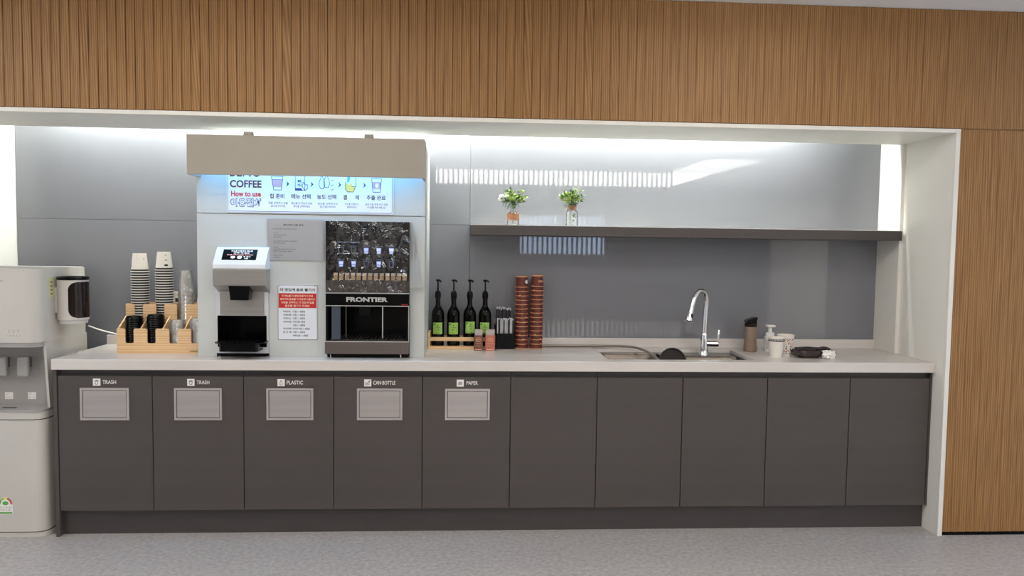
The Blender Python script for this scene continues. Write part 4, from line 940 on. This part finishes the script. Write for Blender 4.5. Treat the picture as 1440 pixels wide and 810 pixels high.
for q in range(7): tw.lathe([(.0245, z+.093+q*.0036), (.0262, z+.0945+q*.0036), (.0262, z+.0952+q*.0036), (.0245, z+.0966+q*.0036)], cx, cy, 24)
tw.build('twine', m_twine, v2)
MB().tube([(cx-.012, cy, z+.01), (cx-.010, cy, z+.06), (cx-.004, cy, z+.115)], .0014, 6).tube([(cx-.005, cy+.004, z+.01), (cx-.006, cy, z+.06), (cx, cy, z+.115)], .0014, 6).build('stem_bundle', m_leaf3, v2)
random.seed(3); mb = MB(); fn = wrap(cx, cy, lambda q: .0341, -1.25)
for q in range(12):
    a, b_ = random.uniform(-.009, .010), z+.03+random.uniform(0, .042); r_ = random.uniform(.003, .0055)
    mb.add([fn(a+r_*math.cos(p_*1.047), b_+r_*.8*math.sin(p_*1.047)) for p_ in range(6)], [list(range(6))])
mb.build('leaf_print', m_leaf3, v2, recalc=False)
bouquet(v2, cx, cy, z+.120, .092, 23, False)

# ------------------------------------------------------------------ water dispenser
wd = thing('water_dispenser', (-.285, .2, 0), 'white floor-standing water dispenser with grey tap recess', 'water dispenser')
DX0, DX1 = -.495, -.078
def body_prof(y0, y1, rf_, rb=.015, n=8):
    P = []
    for cx, cy, a, r in ((DX1-rb, y1-rb, 0, rb), (DX0+rb, y1-rb, 90, rb), (DX0+rf_, y0+rf_, 180, rf_), (DX1-rf_, y0+rf_, 270, rf_)):
        for q in range(n+1): t_ = R(a+90*q/n); P.append((cx+r*math.cos(t_), cy+r*math.sin(t_)))
    return P
YF = -.012; YB = .425
MB().prism(body_prof(YF+.006, YB, .05), .03, .595, 'Z', sm=True).prism(body_prof(YF, YB, .055), .600, .634, 'Z', sm=True).build('lower_body', m_disp, wd)
MB().prism(body_prof(YF+.012, YB, .05), 0.0, .024, 'Z', sm=True).build('base', m_disp, wd)
MB().prism(body_prof(YF+.02, YB-.01, .045), .024, .030, 'Z', sm=True).prism(body_prof(YF+.01, YB-.01, .045), .595, .600, 'Z', sm=True).build('seam', m_matblack, wd)
MB().prism(body_prof(YF-.004, .14, .055, .01), .634, .646, 'Z', sm=True).build('tray', m_dispgrey, wd)
MB().box(-.30, -.235, .035, .05, .646, .648, b=.0008).build('tray_slot', m_matblack, wd)
# recess: grey back wall between side cheeks
MB().box(DX0+.012, DX1-.012, .135, YB, .634, .985).build('recess_back', m_dispgrey, wd)
MB().box(DX0, DX0+.012, .052, YB, .634, .985, b=.003).build('side_cheek', m_disp, wd)
ck = [(.056, .646), (YB, .646), (YB, .985), (.028, .985), (.029, .95), (.036, .88)]
MB().prism(ck, DX1-.012, DX1, 'X').build('side_cheek', m_disp, wd)
YU = -.035
ub = MB().prism(body_prof(YU, YB, .06), .985, 1.343, 'Z', sm=True)
ub.prism([(p[0]*1 if False else DX0+.004+(p[0]-DX0)*(DX1-DX0-.008)/(DX1-DX0), YU+.004+(p[1]-YU)*(YB-YU-.008)/(YB-YU)) for p in body_prof(YU, YB, .06)], 1.343, 1.348, 'Z', sm=True)
ub = ub.build('upper_body', m_disp, wd)
MB().prism([(DX0+.02+(p[0]-DX0)*.905, .03+(p[1]-YU)*.62) for p in body_prof(YU, YB, .06)], 1.348, 1.3495, 'Z').build('top_inset', m_dispgrey, wd)
MB().prism([(DX0+.005+(p[0]-DX0)*(DX1-DX0-.010)/(DX1-DX0), p[1]) for p in body_prof(YU+.006, .14, .055, .01)], .962, .9848, 'Z', sm=True).build('recess_lip', m_dispgrey, wd)
for lx in (-.222, -.330):
    tp = MB().box(lx-.028, lx+.028, .075, .10, .797, .900, b=.008).build('tap_lever', m_dispgrey, wd)
    MB().box(lx-.014, lx+.014, .10, .1355, .84, .89).build('tap_arm', m_greyprint, tp)
for x0, x1 in ((-.231, -.191), (-.345, -.305)):
    stk = MB().box(x0, x1, .1338, .1349, .672, .708).build('sticker', m_print, wd)
    lettering('sticker_print', [('이용시', x0+.003, x0+.020, .700, .705), ('안내', x0+.003, x0+.012, .692, .697), ('음료 추출', x0+.003, x1-.006, .676, .681)], .1335, m_greyprint, stk)
yu = YU-.0006
mb = MB()
for i in range(5): outline(mb, [(-.226+i*.0165+.004*math.cos(a), 1.020+.004*math.sin(a)) for a in (0, 1.05, 2.1, 3.14, 4.2, 5.2)], .001, yu)
for i in range(3): outline(mb, [(-.214+i*.021-.004, 1.036), (-.214+i*.021+.004, 1.036)], .0012, yu, False); outline(mb, [(-.214+i*.021+.004*math.cos(a), 1.046+.004*math.sin(a)) for a in (0, 1.05, 2.1, 3.14, 4.2, 5.2)], .001, yu)
mb.build('control_print', m_greyprint, ub, recalc=False)
mb = MB()
for x in (-.228, -.170, -.155): mb.add([(x-.002, yu-.0001, 1.017), (x+.002, yu-.0001, 1.017), (x+.002, yu-.0001, 1.022), (x-.002, yu-.0001, 1.022)], [(0, 1, 2, 3)])
mb.build('control_lights', m_print, ub, recalc=False)
lettering('brand_lettering', [('ay', -.254, -.238, 1.284, 1.292)], yu, m_greyprint, ub)
st_ = MB().box(DX1, DX1+.0007, .070, .108, 1.205, 1.298).build('side_sticker', m_paleyellow, ub)
mb = MB()
for i in range(4): mb.box(DX1+.0008, DX1+.0010, .078, .098, 1.215+i*.02, 1.223+i*.02)
mb.build('sticker_print', m_greyprint, st_)
# energy label
yl_ = YF+.006-.0008
en = MB().box(-.305, -.236, yl_, YF+.006, .120, .166).build('energy_label', m_print, wd)
def arch(r0, r1, a0, a1, mat, nm):
    mb = MB(); n_ = 6; vs = []
    for q in range(n_+1):
        a = R(a0+(a1-a0)*q/n_); vs += [(-.270+r0*math.cos(a), yl_-.0003, .170+r0*math.sin(a)*1.1), (-.270+r1*math.cos(a), yl_-.0003, .170+r1*math.sin(a)*1.1)]
    mb.add(vs, [(2*q, 2*q+1, 2*q+3, 2*q+2) for q in range(n_)]); mb.build(nm, mat, en, recalc=False)
mb = MB(); mb.add([(-.270+.034*math.cos(R(a)), yl_-.0001, .166+.042*math.sin(R(a))) for a in range(0, 181, 15)], [list(range(13))]); mb.build('label_arch', m_print, en, recalc=False)
arch(.024, .033, 0, 36, m_textred, 'arch_red'); arch(.024, .033, 36, 72, m_cork, 'arch_orange'); arch(.024, .033, 72, 108, m_yellow, 'arch_yellow'); arch(.024, .033, 108, 144, m_label, 'arch_lime'); arch(.024, .033, 144, 180, m_energy, 'arch_green')
mb = MB(); mb.add([(-.270+.015*math.cos(R(a)), yl_-.0004, .176+.010*math.sin(R(a))) for a in range(0, 360, 30)], [list(range(12))]); mb.add([(-.303, yl_-.0003, .122), (-.238, yl_-.0003, .122), (-.238, yl_-.0003, .131), (-.303, yl_-.0003, .131)], [(0, 1, 2, 3)]); mb.build('label_green', m_energy, en, recalc=False)
lettering('label_text', [('이용 안내 선택 음료', -.300, -.240, .152, .158), ('2.0', -.296, -.276, .138, .147), ('1.5', -.266, -.246, .138, .147)], yl_-.0005, m_greyprint, en)

# cup dispenser on its side
cd = thing('cup_dispenser', (-.003, .15, 1.075), 'white tubular cup dispenser with smoked window on the water dispenser', 'cup dispenser')
cx, cy, r = -.003, .150, .0715
MB().lathe([(.001, 1.080), (r-.006, 1.080), (r, 1.086), (r, 1.288), (.001, 1.288)], cx, cy, 48).build('shell', m_disp, cd)
MB().lathe([(r-.008, 1.066), (r-.006, 1.080)], cx, cy, 48).lathe([(r-.012, 1.068), (r-.012, 1.0805)], cx, cy, 48).build('bottom_ring', m_disp, cd)
MB().lathe([(r, 1.2885), (r+.0025, 1.290), (r+.0025, 1.302), (r-.003, 1.306), (r-.012, 1.305), (r-.014, 1.300), (.001, 1.300)], cx, cy, 48).build('lid', m_black, cd)
mb = MB(); th0 = R(-18); A_ = R(64)*r; prof = rr(-A_, A_, 1.096, 1.280, .042, 8)
fn = wrap(cx, cy, lambda q: r+.0012, th0)
# fan of strips so the patch follows the curve
zs = 17; vs = []; 
def halfw(z):
    c0, c1_, rr_ = 1.096, 1.280, .042
    if z < c0+rr_: d_ = c0+rr_-z
    elif z > c1_-rr_: d_ = z-(c1_-rr_)
    else: return A_
    return A_-rr_+math.sqrt(max(0, rr_*rr_-d_*d_))
mb.grid(lambda u, w: fn((2*u-1)*halfw(1.096+w*.184), 1.096+w*.184), 30, 28)
wn = mb.build('window', m_smoke, cd, recalc=False); wn['label'] = 'smoked see-through window'
MB().box(DX1, cx-.045, cy-.03, cy+.03, 1.12, 1.25).build('mounting_plate', m_disp, cd)

bpy.data.objects.remove(_to); bpy.data.curves.remove(_cu)
